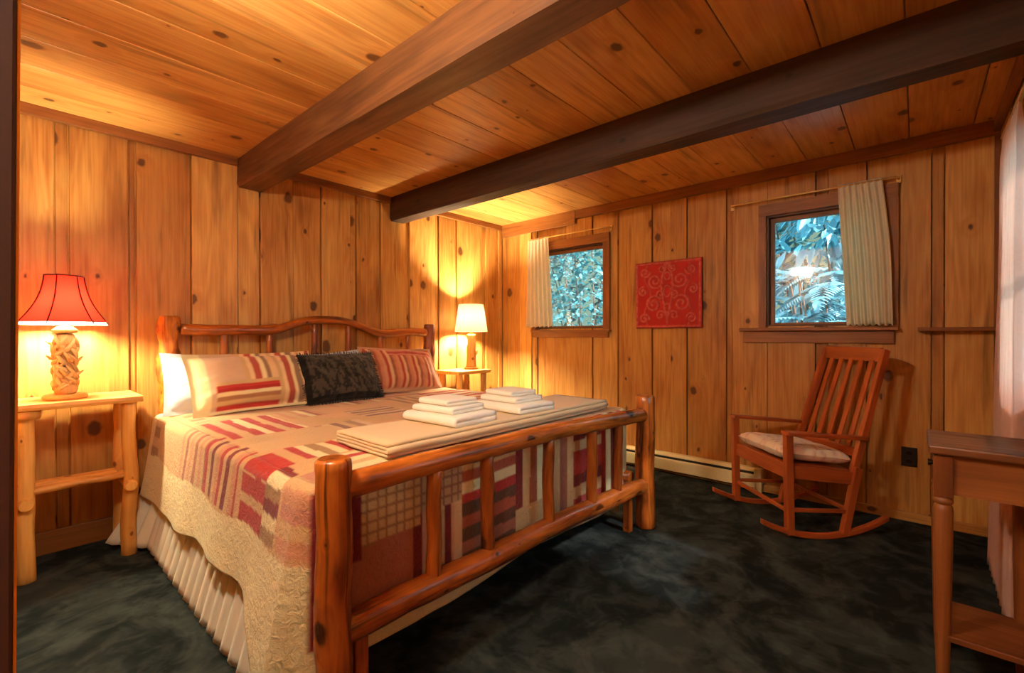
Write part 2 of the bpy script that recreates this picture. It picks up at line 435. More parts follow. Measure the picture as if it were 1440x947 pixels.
# beams run along y
def beam(name, x0, x1, z0, label, dx=0, mat='beam'):
    mb = MB(); n = 34; tone = .5; ou = rnd.uniform(0, 9)
    prof = [(-.5, 1), (-.5, .12), (-.44, .0), (.40, 0.0), (.5, .14), (.5, 1)]
    V = []; F = []; U = []
    for i in range(n+1):
        y = .0+(YF)*i/n; s = i/n
        for (a, b) in prof:
            q = Vector((a*9, y*1.6, b*5+x0))
            w = .007*noise.noise(q); w2_ = .007*noise.noise(q+Vector((9, 9, 9)))
            V.append(((x0+x1)/2+a*(x1-x0)+w+dx*s, y, z0+b*(H-z0)+(w2_ if b < .5 else 0)))
    m_ = len(prof); ul = [0]
    for i in range(1, m_): ul.append(ul[-1]+math.dist((prof[i-1][0]*(x1-x0), prof[i-1][1]*.2), (prof[i][0]*(x1-x0), prof[i][1]*.2)))
    for i in range(n):
        for j in range(m_-1):
            F.append((i*m_+j, i*m_+j+1, (i+1)*m_+j+1, (i+1)*m_+j))
            U.append([(ou+ul[j], -i*3.85/n), (ou+ul[j+1], -i*3.85/n), (ou+ul[j+1], -(i+1)*3.85/n), (ou+ul[j], -(i+1)*3.85/n)])
    F.append(tuple(range(m_))[::-1]); U.append([(0, 0)]*m_); F.append(tuple(n*m_+j for j in range(m_))); U.append([(0, 0)]*m_)
    mb.add(V, F, U, tone, smooth=False)
    return struct(mb.build(name, M[mat]), label)
beam('trim_1', -2.675, -2.50, 2.185, 'rough dark timber ceiling beam above the bed', .03)
beam('trim_2', -1.46, -1.30, 2.175, 'rough dark timber ceiling beam nearer the windows', 0.0, 'beam_shaded')

# crown boards, corner posts, baseboards
mb = MB()
for a, b in ((XL, -2.68), (-2.49, -1.47), (-1.29, -.02)): mb.box((a, -.035, H-.055), (b, 0, H), 0)
struct(mb.build('trim_3', M['trim'], bevel=.003), 'crown board along the back wall')
mb = MB(); mb.box((-.03, YF, H-.085), (0, -1.0, H), 1); mb.box((-.035, -1.0, H-.13), (0, -.03, H), 1)
struct(mb.build('trim_4', M['trim'], bevel=.003), 'crown board along the window wall')
mb = MB(); mb.box((-.03, YF, 0), (.0, YF+.025, H-.09), 2); mb.box((XL, YF, H-.07), (0, YF+.03, H), 0)
struct(mb.build('trim_5', M['trim'], bevel=.003), 'corner and crown boards at the curtained window wall')
mb = MB(); mb.box((XL, -.022, 0), (0, 0, .12), 0)
struct(mb.build('baseboard_back', M['trim'], bevel=.003))
mb = MB(); mb.box((-.02, YF, 0), (0, -.022, .055), 1)
struct(mb.build('baseboard_right', M['wall'], bevel=.003))
mb = MB(); mb.box((XL, YF, 0), (-.02, YF+.02, .055), 0)
struct(mb.build('baseboard_front', M['trim'], bevel=.003))

# doorway at the left picture edge: dark jamb, casing strip, open door leaf against the left wall
mb = MB()
tilt = Matrix.Translation((-3.80, -2.87, 0)) @ Matrix.Rotation(R(.55), 4, 'Y')
mb.box((-.12, -.03, 0), (.0195, .03, 2.1), 2, mat=tilt)
mb.box((XL-.12, YF+.10, 2.06), (XL+.02, -2.9, 2.10), 1)
dr = struct(mb.build('door_1', M['door'], bevel=.003), 'dark brown door jamb at the left edge')
mb = MB(); mb.box((.018, -.026, 0), (.0215, .031, 2.1), 2, mat=tilt)
struct(mb.build('door_stop', M['cedar'], parent=dr))
# hallway wall seen through the doorway from other angles
mb = MB(); mb.box((XL-1.2, YF-.2, 0), (XL-1.1, .1, H), 1); mb.box((XL-1.2, YF-.2, 0), (XL-.12, YF-.1, H), 2); mb.box((XL-1.2, 0, 0), (XL-.12, .1, H), 2); mb.box((XL-1.2, YF-.2, H), (XL-.12, .1, H+.1), 1); mb.box((XL-1.2, YF-.2, -.06), (XL-.12, .1, 0), 1)
struct(mb.build('wall_hall', M['wall']))

# ------------------------------------------------------------------ windows in wall_right
def window(idx, o, casing, sill, lab):
    y0, y1, z0, z1 = o
    mb = MB()
    # casing boards on the wall face
    cl, cr, ct = casing
    mb.box((-.022, y1, z0-.01), (0.0, y1+cl, z1+ct), 2, .6)
    mb.box((-.022, y0-cr, z0-.01), (0.0, y0, z1+ct), 2, .6)
    mb.box((-.026, y0-cr, z1), (0.0, y1+cl, z1+ct), 1, .5)
    # jamb liners in the wall thickness
    root = struct(mb.build('window_%d' % idx, M['trim'], bevel=.002), lab)
    mb = MB()
    for (a, b, c, d) in ((y0, y0+.012, z0, z1), (y1-.012, y1, z0, z1), (y0, y1, z1-.012, z1), (y0, y1, z0, z0+.012)):
        mb.box((0.0, a, c), (.115, b, d), 2 if b-a < .1 else 1, .1)
    struct(mb.build('window_jamb', M['beam'], parent=root))
    mb = MB(); fw = .03
    ys, ye, zs, ze = y0+.012, y1-.012, z0+.012, z1-.012
    for (a, b, c, d) in ((ys, ys+fw, zs, ze), (ye-fw, ye, zs, ze), (ys+fw, ye-fw, ze-fw, ze), (ys+fw, ye-fw, zs, zs+.015)):
        mb.box((.05, a, c), (.08, b, d), 2 if b-a < .1 else 1, .4)
    struct(mb.build('window_sash', M['trim'], parent=root, bevel=.002))
    mb = MB(); mb.box((.063, ys+fw, zs+.015), (.067, ye-fw, ze-fw), 2)
    struct(mb.build('window_pane', M['glass'], parent=root))
    s0, s1, out_, th, ap = sill
    mb = MB(); mb.box((-out_, s0, z0-.012-th), (.02, s1, z0-.012), 1, .5)
    mb.box((-.022, s0+.02, z0-.012-th-ap), (0, s1-.02, z0-.012-th), 1, .7)
    struct(mb.build('window_sill', M['trim'], parent=root, bevel=.003))
    return root
window(1, OP[0], (.05, .07, .085), (-1.375, -.44, .035, .02, .055), 'small window beside the white lamp')
window(2, OP[1], (.05, .08, .085), (-3.41, -2.49, .06, .022, .085), 'small window above the rocking chair')
# window 3 in wall_front
mb = MB()
x0, x1, z0, z1 = W3
for (a, b, c, d) in ((x0-.08, x0, z0, z1), (x1, x1+.08, z0, z1), (x0-.08, x1+.08, z1, z1+.09), (x0-.08, x1+.08, z0-.09, z0)):
    mb.box((a, YF, c), (b, YF+.022, d), 2 if b-a < .1 else 0)
for (a, b, c, d) in ((x0, x0+.04, z0, z1), (x1-.04, x1, z0, z1), (x0, x1, z1-.04, z1), (x0, x1, z0, z0+.04), (x0, x1, 1.46, 1.49), ((x0+x1)/2-.012, (x0+x1)/2+.012, z0, z1)):
    mb.box((a, YF-.08, c), (b, YF-.05, d), 2 if b-a < .1 else 0)
w3 = struct(mb.build('window_3', M['trim'], bevel=.002), 'window behind the pinkish lace curtain')
mb = MB(); mb.box((x0+.04, YF-.067, z0+.04), (x1-.04, YF-.063, z1-.04)); struct(mb.build('window_pane', M['glass'], parent=w3))

# ------------------------------------------------------------------ curtains and rods
def curtain(fn_edge0, fn_edge1, z0, z1, face, off, amp, waves, name, mat, label, axis='y', hem=.0, seed=0):
    mb = MB()
    def fn(s, t):
        z = z1+(z0-z1)*t
        a = fn_edge0(t); b = fn_edge1(t); p = a+(b-a)*s
        w = amp*(.6+.4*t)*math.sin(s*waves*2*PI+seed+.8*math.sin(t*2.2+s*3))+.004*noise.noise(Vector((s*14, t*5, seed)))
        if t < .05: w *= .35+13*t
        z -= .006*math.sin(s*waves*2*PI+1)*t
        q = off+w
        return (face-q, p, z) if axis == 'y' else (p, face+q, z)
    mb.grid(110, 40, fn)
    ce = (fn_edge0(0)+fn_edge1(0))/2
    org = (face-off, ce, z0) if axis == 'y' else (ce, face+off, z0)
    o = mb.build(name, mat, solid=.0015, origin=org)
    return tag(o, label, 'curtain')
def rod(y0, y1, z, x, label, posts=True):
    t = thing('curtain_rod', label, 'curtain rod', (0, (y0+y1)/2, z))
    mb = MB(); ym = (y0+y1)/2
    mb.tube([(0, y0-ym+.0, 0), (x+.02, y0-ym, 0), (x, y0-ym+.02, 0), (x, y1-ym-.02, 0), (x+.02, y1-ym, 0), (0, y1-ym, 0)], .006, 10, capr=0)
    mb.build('rod', M['brass'], t)
    for q in (y0, y1):
        mb = MB(); mb.box((-.008, q-ym-.012, -.025), (0, q-ym+.012, .02)); mb.build('bracket', M['brass'], t, bevel=.002)
    return t
rod(-1.38, -.42, 2.155, -.06, 'thin brass curtain rod over the window beside the white lamp')
rod(-3.41, -2.43, 2.145, -.06, 'thin brass curtain rod over the window above the rocking chair')
curtain(lambda t: -.44+.02*t, lambda t: -.70-.05*t, 1.245, 2.165, 0, .06, .018, 6, 'curtain', M['curtain'], 'short cream curtain bunched at the left of the window beside the white lamp', seed=1)
curtain(lambda t: -3.10-.05*t, lambda t: -3.33-.035*math.sin(min(1, t*1.5)*PI/2)-.02*t, 1.225, 2.158, 0, .06, .014, 7, 'curtain', M['curtain'], 'short cream curtain drawn to the right of the window above the rocking chair', seed=3)
def w3edge(t): return -1.02+.14*t+.24*t*t
curtain(w3edge, lambda t: -1.41, .09, 1.985, YF, .085, .02, 11, 'curtain', M['lace'], 'long pinkish white lace curtain at the right edge, reaching below the table', axis='x', seed=2)
t = thing('curtain_rod', 'long rod holding the lace curtain high on the right edge wall', 'curtain rod', (-1.4, YF, 1.99))
mb = MB(); mb.tube([(-.7, 0, 0), (-.7, .085, 0), (.42, .085, 0), (.42, 0, 0)], .008, 10, capr=0); mb.build('rod', M['brass'], t)

# ledge shelf right of window 2
mb = MB(); mb.box((-.09, -3.845, 0), (0, -3.50, .022), 1)
mb.v = [(a, b, c) for a, b, c in mb.v]
o = mb.build('ledge_shelf', M['trim'], bevel=.003); o.location = (0, 0, 1.185)
tag(o, 'narrow wooden ledge shelf on the wall right of the rocking chair window', 'shelf')

# outlet
t = thing('wall_outlet', 'dark brown electrical outlet low on the wall right of the rocking chair', 'outlet', (0, -3.462, .40))
mb = MB(); mb.box((-.006, -.038, -.06), (0, .038, .06)); mb.build('cover_plate', M['outlet'], t, bevel=.002)
for dz in (-.025, .025):
    mb = MB(); mb.prism([(.016*math.cos(a*PI/6), .013*math.sin(a*PI/6)+dz) for a in range(12)], -.009, -.005, (1, 2, 0)); mb.build('socket', M['dark_metal'], t)

# baseboard heater
t = thing('baseboard_heater', 'long cream enamel baseboard heater along the wall behind the rocking chair', 'heater', (0, -1.75, 0))
L0, L1 = -.895, 1.05
mb = MB(); mb.prism([(0, .17), (-.05, .17), (-.066, .155), (-.066, .148), (-.045, .148), (0, .16)], L0, L1, (0, 2, 1)); mb.build('top_cover', M['heater'], t)
mb = MB(); mb.prism([(-.066, .128), (-.070, .12), (-.070, .035), (-.064, .03), (-.064, .12), (-.06, .128)], L0+.02, L1, (0, 2, 1)); mb.build('front_panel', M['heater'], t)
mb = MB(); mb.box((-.05, L0+.02, .02), (-.002, L1, .14)); mb.build('heating_fins', M['heater_dark'], t)
mb = MB(); mb.box((-.072, L0-.002, .0), (0, L0+.05, .172)); mb.build('end_cap', M['heater'], t, bevel=.004)
mb = MB(); mb.box((-.072, L1-.05, .0), (0, L1, .172)); mb.build('end_cap', M['heater'], t, bevel=.004)

# ------------------------------------------------------------------ red embossed tile
def relief():
    NU = 132; c = np.linspace(-1, 1, NU+1); U, V = np.meshgrid(c, c, indexing='ij')
    A = np.abs(U); h = np.zeros_like(U)
    def stroke(pts, w, a=1.0):
        nonlocal h
        d = np.full(U.shape, 9.)
        for x, y in pts: d = np.minimum(d, (A-x)**2+(V-y)**2)
        h = np.maximum(h, a*np.exp(-d/(w*w)))
    def spiral(cx, cy, r, a0, turns, dirn=1, w=.03):
        stroke([(cx+r*(1-.8*k/60)*math.cos(a0+dirn*turns*2*PI*k/60), cy+r*(1-.8*k/60)*math.sin(a0+dirn*turns*2*PI*k/60)) for k in range(61)], w)
    spiral(.38, .42, .24, -PI*.9, 1.5, 1); spiral(.42, -.28, .26, PI*.8, 1.5, -1); spiral(.70, .70, .16, PI, 1.3, 1)
    spiral(.72, -.72, .16, PI, 1.3, -1); spiral(.76, .12, .14, PI/2, 1.3, -1); spiral(.2, .02, .13, -PI/2, 1.2, 1, .025); spiral(.16, .78, .12, PI, 1.2, 1, .025)
    spiral(.2, -.62, .15, PI, 1.2, -1, .028)
    stroke([(.0+.30*math.sin(k/50*PI)*(k/50), -.95+1.9*k/50) for k in range(51)], .028)
    stroke([(.62+.1*math.sin(k/50*PI*3), -.9+1.8*k/50) for k in range(51)], .022, .7)
    for cy, s_ in ((.55, .12), (.1, .16), (-.4, .13)):
        stroke([(abs(s_*math.sin(k/40*2*PI))*.7, cy+s_*math.cos(k/40*2*PI)) for k in range(41)], .024)
    for k in range(8): stroke([(.09*math.cos(k*PI/4), .88+.06*math.sin(k*PI/4))], .03)
    bord = np.maximum(A, np.abs(V)); h = np.where(bord > .93, 0, h)
    h = np.maximum(h, .9*np.exp(-((bord-.955)/.03)**2))
    return NU, c, h
t = thing('wall_tile', 'square red embossed metal tile with scrollwork hanging between the two windows', 'wall art', (0, -1.92, 1.505))
NU, cc, hh = relief()
mb = MB(); S = .284
def rf(s, q): i = round(s*NU); j = round(q*NU); return (-.022-.010*float(hh[i, j]), -S*cc[i], S*cc[j])
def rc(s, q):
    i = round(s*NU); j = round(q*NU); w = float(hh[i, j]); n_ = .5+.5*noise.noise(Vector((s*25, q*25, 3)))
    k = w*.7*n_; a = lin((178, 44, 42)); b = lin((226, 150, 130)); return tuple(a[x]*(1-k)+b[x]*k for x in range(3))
mb.grid(NU, NU, rf, rc)
M['tin'] = cloth('red_painted_tin', None, rough=.45, weave=80, wrinkle=.15, sheen=0)
mb.build('embossed_face', M['tin'], t)
mb = MB(); mb.box((-.019, -S-.002, -S-.002), (0, S+.002, S+.002), 2); 
mb.build('backing', plain('tile_edge', (110, 26, 22), .5), t, bevel=.004)

# ------------------------------------------------------------------ log bed
def wob(p, q, n=10, a=.008, bend=(0, 0, 0)):
    """slightly crooked path"""
    p = Vector(p); q = Vector(q); s = Vector((rnd.uniform(0, 50),)*3); out = []
    for i in range(n+1):
        t = i/n; v = p.lerp(q, t); w = math.sin(t*PI)
        v += Vector((noise.noise(s+Vector((t*3, 0, 0))), noise.noise(s+Vector((0, t*3, 9))), noise.noise(s+Vector((5, 0, t*3)))))*a*w*2+Vector(bend)*w
        out.append(v)
    return out
bed = thing('log_bed', 'king bed of varnished rustic logs with arched headboard and railed footboard', 'bed', (-2.14, -1.15, 0))
def B(p): return (p[0]+2.14, p[1]+1.15, p[2])
def blog(name, p, q, r, rough=.08, a=.006, bend=(0, 0, 0), n=12, seg=16, taper=1.0, tone=None, mat='log'):
    mb = MB(); path = wob(B(p), B(q), n, a, bend)
    mb.tube(path, [r*(1+(taper-1)*i/n) for i in range(n+1)], seg, rough, tone=tone, capr=.35)
    return mb.build(name, M[mat], bed)
HL, HR, FL, FR = (-3.085, -.10), (-1.105, -.10), (-3.125, -2.215), (-1.175, -2.265)
blog('head_post', (*HL, 0), (*HL, 1.285), .050, .45, .006, seg=24, n=40, tone=.8, mat='gnarl')
blog('head_post', (*HR, 0), (*HR, 1.265), .050, .30, .006, seg=20, n=30, tone=.0)
blog('foot_post', (*FL, 0), (*FL, .808), .054, .10, .004, seg=24, n=26, taper=.93, tone=.75)
blog('foot_post', (*FR, 0), (*FR, .80), .056, .10, .006, seg=20, n=16, tone=.9)
# head rail with arch
mb = MB(); path = []; rad = []
for i in range(49):
    s = i/48; x = -3.03+1.87*s
    arch = .115*math.exp(-((s-.5)/.145)**4) if abs(s-.5) < .4 else 0
    arch = .105*max(0, math.cos(min(1, abs(s-.5)/.235)*PI/2))**1.3
    z = 1.185+.012*noise.noise(Vector((s*7, 1, 2)))+arch+(.02*(1-s) if s < .3 else 0)
    path.append(B((x, -.115, z))); rad.append(.036+.006*noise.noise(Vector((s*9, 5, 5)))-(.006 if abs(s-.5) < .2 else 0))
mb.tube(path, rad, 16, .12, tone=.55, capr=.4); mb.build('head_rail', M['log'], bed)
blog('head_rail', (-3.04, -.10, .62), (-1.15, -.10, .62), .036, .1, .006, n=20)
for x, zt in ((-2.80, 1.18), (-2.52, 1.18), (-2.20, 1.25), (-1.93, 1.24), (-1.64, 1.18), (-1.36, 1.17)):
    blog('head_spindle', (x, -.105, .62), (x+.01, -.112, zt), .024, .12, .004, n=8, seg=12)
# foot rails
blog('foot_rail', (-3.10, -2.215, .718), (-1.19, -2.262, .685), .040, .08, .008, (0, -.01, .018), n=26, seg=20, tone=.8)
blog('foot_rail', (-3.10, -2.215, .288), (-1.19, -2.262, .262), .045, .10, .008, (0, 0, .006), n=26, seg=20, tone=.45)
for x, tn in ((-2.76, .8), (-2.50, .2), (-2.11, .3), (-1.755, .5), (-1.50, .1)):
    blog('foot_spindle', (x, -2.215-.024*(x+3.12), .285), (x, -2.217-.024*(x+3.12), .70), .027, .14, .004, n=8, seg=14, tone=tn)
# side rails, feet under the footboard
for x in (-3.075, -1.225): blog('side_rail', (x, -.10, .30), (x, -2.20, .30), .038, .08, .006, n=14)
for x in (-3.045, -1.30):
    mb = MB(); mb.box((*B((x-.022, -2.235, 0))[:2], 0), (*B((x+.022, -2.195, 0))[:2], .29), 2); mb.build('support_leg', M['log'], bed, bevel=.004)
mb = MB(); mb.box(B((-3.04, -2.10, .33)), B((-1.27, -.16, .44)), 0); mb.build('box_spring', M['mattress'], bed, bevel=.03)
mb = MB(); mb.box(B((-3.07, -2.12, .44)), B((-1.23, -.16, .685)), 0); o = mb.build('mattress', M['mattress'], bed, bevel=.05)
o.modifiers['bevel'].segments = 4

# ------------------------------------------------------------------ quilt
cream = (228, 212, 160); sand = (206, 170, 120); pinky = (204, 146, 108); red = (178, 44, 38); tan = (160, 122, 78); brown = (96, 58, 38); mauve = (166, 98, 74); dkred = (120, 24, 26); rust = (170, 82, 54)
# s across from the left mattress edge (negative hangs down the left), t from the head edge (beyond 1.93 hangs at the foot)
def stripes(v, w, pal): return pal[int(math.floor(v/w)) % len(pal)]
RB = [red, sand, red, cream]; RS = [red, cream, dkred, sand]; BR = [(170, 132, 98), (214, 184, 146), (140, 98, 76), sand]; PK = [pinky, sand, pinky, cream, mauve]
LT = 1.93
PATCH = [  # s0,s1,t0,t1, kind, stripe axis, width, palette
 (-.24, -.02, .10, .20, 's', 's', .055, [tan, sand]), (-.24, .03, .20, .62, 'p', 0, 0, [sand]), (-.24, .0, .62, 1.02, 's', 't', .035, [sand, pinky, sand, mauve]),
 (-.24, .02, 1.02, 1.42, 's', 't', .038, [red, sand, dkred, sand, pinky]), (-.24, -.06, 1.46, 1.68, 's', 's', .035, [red, red, sand]), (-.06, .05, 1.46, 1.68, 'p', 0, 0, [red]),
 (-.24, .02, 1.68, 1.80, 's', 's', .045, [tan, cream, dkred]), (-.24, .12, 1.82, 2.0, 's', 's', .05, [pinky, sand, (190, 130, 106)]),
 (.0, .10, .15, .55, 's', 't', .045, [tan, sand, pinky]), (.03, .36, .60, 1.10, 's', 's', .045, RB), (.02, .45, 1.12, 1.42, 'p', 0, 0, [sand]),
 (.10, .36, 1.44, 1.66, 's', 's', .042, [red, cream, tan, cream]), (.14, .5, 1.68, 1.93, 's', 't', .045, [cream, red, cream, sand]),
 (.38, .62, 1.1, 1.45, 's', 's', .04, BR), (.50, .80, 1.45, 1.93, 's', 't', .05, RB),
 (.36, .70, .12, .50, 's', 't', .04, [sand, pinky]), (.40, .62, .55, .82, 's', 's', .035, PK), (.70, .98, .82, 1.10, 's', 't', .035, BR),
 (.75, 1.1, .30, .60, 's', 's', .04, PK), (1.15, 1.5, .10, .5, 's', 't', .045, [sand, pinky, mauve]), (1.1, 1.4, .55, .85, 's', 's', .04, [sand, tan]),
 (1.45, 1.9, .5, 1.2, 's', 't', .05, RB),
 # foot drop
 (-.06, .06, 1.96, 2.5, 's', 's', .045, [dkred, sand, brown]), (.06, .13, 1.96, 2.24, 'p', 0, 0, [dkred]), (.13, .36, 1.96, 2.20, 'g', 0, .036, [(196, 160, 112), (150, 108, 70)]),
 (.06, .33, 2.20, 2.50, 'p', 0, 0, [mauve]), (.36, .56, 1.96, 2.16, 'g', 0, .036, [(180, 140, 100), (136, 90, 62)]), (.33, .52, 2.16, 2.50, 's', 's', .035, [dkred, pinky, dkred, sand]),
 (.56, .88, 1.96, 2.18, 's', 't', .045, [red, sand, rust, cream]), (.56, .88, 2.18, 2.50, 's', 't', .05, [brown, rust, brown, mauve]),
 (.88, 1.16, 1.96, 2.30, 's', 's', .05, [dkred, sand, mauve, cream]), (.88, 1.16, 2.3, 2.5, 'p', 0, 0, [sand]), (1.16, 1.34, 1.96, 2.5, 's', 's', .06, [sand, mauve, sand, dkred]),
 (1.34, 1.62, 1.96, 2.5, 's', 't', .06, [red, dkred, sand, red]), (1.62, 1.95, 1.96, 2.5, 's', 's', .05, RS)]
LC = {}
def L3(c):
    if c not in LC: LC[c] = lin(c)[:3]
    return LC[c]
def qcol(s, t):
    n = .5+.5*noise.noise(Vector((s*5, t*5, 1)))
    if s < -.245+.012*math.sin(t*9) or s > 2.1 or t < .09 or t > 2.47: c = L3(cream)
    else:
        s += .005*noise.noise(Vector((s*3, t*3, 7))); t += .005*noise.noise(Vector((s*3, t*3, 17)))
        c = L3((206, 166, 112)) if n < .5 else L3((210, 164, 118))
        for (a, b, e, f, k, ax, w, pal) in PATCH:
            if a <= s < b and e <= t < f:
                if k == 'p': c = L3(pal[0])
                elif k == 's': c = L3(stripes((s-a) if ax == 's' else (t-e), w, pal))
                else:
                    gs = (s % w)/w < .22 or (t % w)/w < .22; c = L3(pal[1] if gs else pal[0])
                break
    k = .86+.2*n
    return (c[0]*k, c[1]*k, c[2]*k)
zq = .715
X0, X1, Y0, Y1 = -3.13, -1.185, -.17, -2.13     # mattress outline incl. bedding; rounded shoulder outside
mb = MB()
def topz(x, y):
    e = min(1, (x-X0)/.12, (X1-x)/.12, (y-Y1)/.12)
    z = zq+.006*noise.noise(Vector((x*3, y*3, 0)))+.004*noise.noise(Vector((x*9, y*9, 4)))
    return z-.012*(1-max(0, e))**2
def ft(a, b): x = X0+(X1-X0)*a; y = Y0+(Y1-Y0)*b; return (x, y, topz(x, y))
mb.grid(200, 200, ft, lambda a, b: qcol((X1-X0)*a, (Y0-Y1)*b), flip=True)
# perimeter: left side, corner arc, foot, corner arc, right side
per = []  # (x, y, nx, ny, s, t, side)
n1 = 220
for i in range(n1+1): y = Y0+(Y1+.05-Y0)*i/n1; per.append((X0, y, -1, 0, None, Y0-y, 'L', i/n1))
for k in range(1, 9): a = k/9*PI/2; per.append((X0+.05-.05*math.cos(a), Y1+.05-.05*math.sin(a), -math.cos(a), -math.sin(a), a, 0, 'C', k/9))
n2 = 230
for i in range(n2+1): x = X0+.05+(X1-X0-.1)*i/n2; per.append((x, Y1, 0, -1, x-X0, None, 'F', i/n2))
for k in range(1, 9): a = k/9*PI/2; per.append((X1-.05+.05*math.sin(a), Y1+.05-.05*math.cos(a), math.sin(a), -math.cos(a), a, 0, 'D', k/9))
for i in range(81): y = Y1+.05+(Y0-Y1-.05)*i/80; per.append((X1, y, 1, 0, None, Y0-y, 'Rr', i/80))
nd = 64; V = []; Cc = []; acc = 0
for ip, (x, y, nx, ny, ps, pt, sd, fr_) in enumerate(per):
    if ip: acc += math.dist((x, y), per[ip-1][:2])
    if sd == 'L':
        D = .455+.02*math.sin(fr_*7); 
        if fr_ > .76: D += .20*((fr_-.76)/.24)**2
    elif sd == 'C': D = .655*(1-fr_)+.57*fr_
    elif sd == 'F': D = .57+.015*math.sin(fr_*9)
    elif sd == 'D': D = .56
    else: D = .50
    for j in range(nd+1):
        d = D*j/nd; r = .045
        if d < r*PI/2: off = r*math.sin(d/r); dz = r*(1-math.cos(d/r))
        else: off = r+(d-r*PI/2)*.06; dz = r+(d-r*PI/2)
        hang = max(0, dz-.05)/.5
        fold = .016*hang*noise.noise(Vector((acc*5.5, dz*1.2, 3)))+.020*hang*math.sin(acc*11+2*noise.noise(Vector((acc*2, 0, 0))))*(1 if sd in 'LC' else .25)
        if sd == 'L': off = off*(1.0+.5*hang)
        if sd == 'F' or sd == 'D': off = min(off, .028)+fold*.15; off = min(off, .032)
        else: off += fold
        if sd == 'C': off = off*(1-fr_)+min(off, .03)*fr_
        if sd == 'L' and fr_ > .9: off += .02*hang*(fr_-.9)*10
        V.append((x+nx*off, y+ny*off, topz(x, y)-dz))
        if sd == 'L': Cc.append(qcol(-d, pt))
        elif sd == 'C': Cc.append(qcol(-d, 1.95) if fr_ < .4 else qcol(-.04, (Y0-Y1)+d))
        elif sd == 'F': Cc.append(qcol(ps, (Y0-Y1)+d))
        elif sd == 'D': Cc.append(L3(cream))
        else: Cc.append(qcol((X1-X0)+d*.5, pt) if d < .3 else L3(cream))
F = []; 
for i in range(len(per)-1):
    for j in range(nd):
        a = i*(nd+1)+j; F.append((a, a+1, a+nd+2, a+nd+1))
mb.add(V, F, None, .5, Cc)
o = mb.build('patchwork_quilt', M['quilt'], origin=(-2.14, -1.15, zq), solid=.006)
tag(o, 'cream patchwork quilt with red striped patches draped over the log bed', 'quilt')

# ------------------------------------------------------------------ bed skirt (left, foot-left return and right side)
sk_t = thing('bed_skirt', 'pleated off-white bed skirt hanging under the quilt to the carpet', 'bed skirt', (-2.14, -1.15, .03))
def skirt(pts, z1, z0, flare, wl, amp):
    L = [0]
    for p, q in zip(pts[:-1], pts[1:]): L.append(L[-1]+math.dist(p, q))
    n = int(L[-1]/.012)
    mb = MB()
    def fn(a, b):
        d = a*L[-1]; k = 0
        while k < len(L)-2 and d > L[k+1]: k += 1
        f = (d-L[k])/(L[k+1]-L[k]); p, q = Vector(pts[k]), Vector(pts[k+1]); c = p.lerp(q, f); dr_ = (q-p).normalized(); nn = Vector((dr_.y, -dr_.x))
        ph = d/wl*2*PI+.9*math.sin(d*5)
        w = amp*(.25+.75*b)*(math.sin(ph)+.3*math.sin(2*ph+1))
        flr = flare*b*(1+1.5*max(0, 1-d/.25) if pts[0][0] < -2 else 1)
        c = c+nn*(w+flr)
        return (c.x+2.14, c.y+1.15, z1+(z0-z1)*b+.008*math.sin(ph+1)*b-.03)
    mb.grid(n, 14, fn); mb.build('pleated_panel', M['skirt'], sk_t, solid=.002)
skirt([(-3.14, -.18), (-3.14, -2.08)], .42, .03, .095, .085, .022)
skirt([(-1.20, -2.08), (-1.20, -.18)], .42, .03, .05, .085, .015)

# ------------------------------------------------------------------ pillows
def pillow_mesh(w, h, th, colfn, seed, flange=.03):
    mb = MB(); n = 56
    def side(sg):
        def fn(a, b):
            u, v = 2*a-1, 2*b-1
            uu, vv = min(1, abs(u)/(1-2*flange/w)), min(1, abs(v)/(1-2*flange/h))
            t = (max(0, 1-uu**2.6)**.55)*(max(0, 1-vv**2.6)**.55)
            x = u*w/2*(1-.05*(1-abs(u))*0-.035*(1-v*v)*abs(u)); z = v*h/2*(1-.05*(1-u*u)*abs(v))
            wr = .012*noise.noise(Vector((u*2.6+seed, v*2.6, sg)))+.005*noise.noise(Vector((u*8+seed, v*7, sg)))
            return (x, sg*(th/2*t+.002)+wr*min(1, t*2+.2), z)
        return fn
    mb.grid(n, n, side(-1), colfn); mb.grid(n, n, side(1), colfn, flip=True)
    return mb
def c_left(a, b):
    u, v = a, b   # u left-right, v bottom-top
    if u < .12 or v < .04: c = cream
    elif .16 < u < .62 and v < .42: c = stripes(v-.04, .055, [(188, 62, 52), sand, (170, 120, 84), cream, (170, 48, 44)]) if v > .04 else cream
    elif u < .36: c = (206, 172, 138)
    else: c = stripes(u-.36, .042, [sand, (228, 196, 146), (176, 84, 66), cream, (150, 120, 92), (226, 190, 140)])
    return L3(c)
def c_right(a, b):
    if b < .08 or a > .95 or a < .04 or b > .96: return L3((198, 152, 116))
    if a > .30 and b > .70: return L3(stripes(b, .045, [(188, 92, 72), (208, 142, 112), (172, 66, 54)]))
    return L3(stripes(a, .036, [(206, 150, 112), (180, 74, 56), (218, 180, 136), (160, 96, 70), (202, 130, 98)]))
def pillow(name, mat, w, h, th, cf, loc, rx, rz, label, seed, ry=0, flange=.03, group=None):
    mb = pillow_mesh(w, h, th, cf, seed, flange)
    o = mb.build(name, mat, solid=0); o.location = loc; o.rotation_euler = (R(rx), R(ry), R(rz))
    return tag(o, label, 'pillow', group)
# white/grey pillows leaning behind
pillow('pillow', M['sheet'], .68, .40, .15, lambda a, b: (1, 1, 1), (-2.82, -.285, .868), -30, 0, 'white pillow leaning on the headboard behind the left striped pillow', 3, ry=4)
pillow('pillow', M['sheet'], .56, .38, .14, lambda a, b: (1, 1, 1), (-2.12, -.27, .865), -24, 0, 'white pillow leaning on the headboard behind the small black pillow', 5, ry=-4)
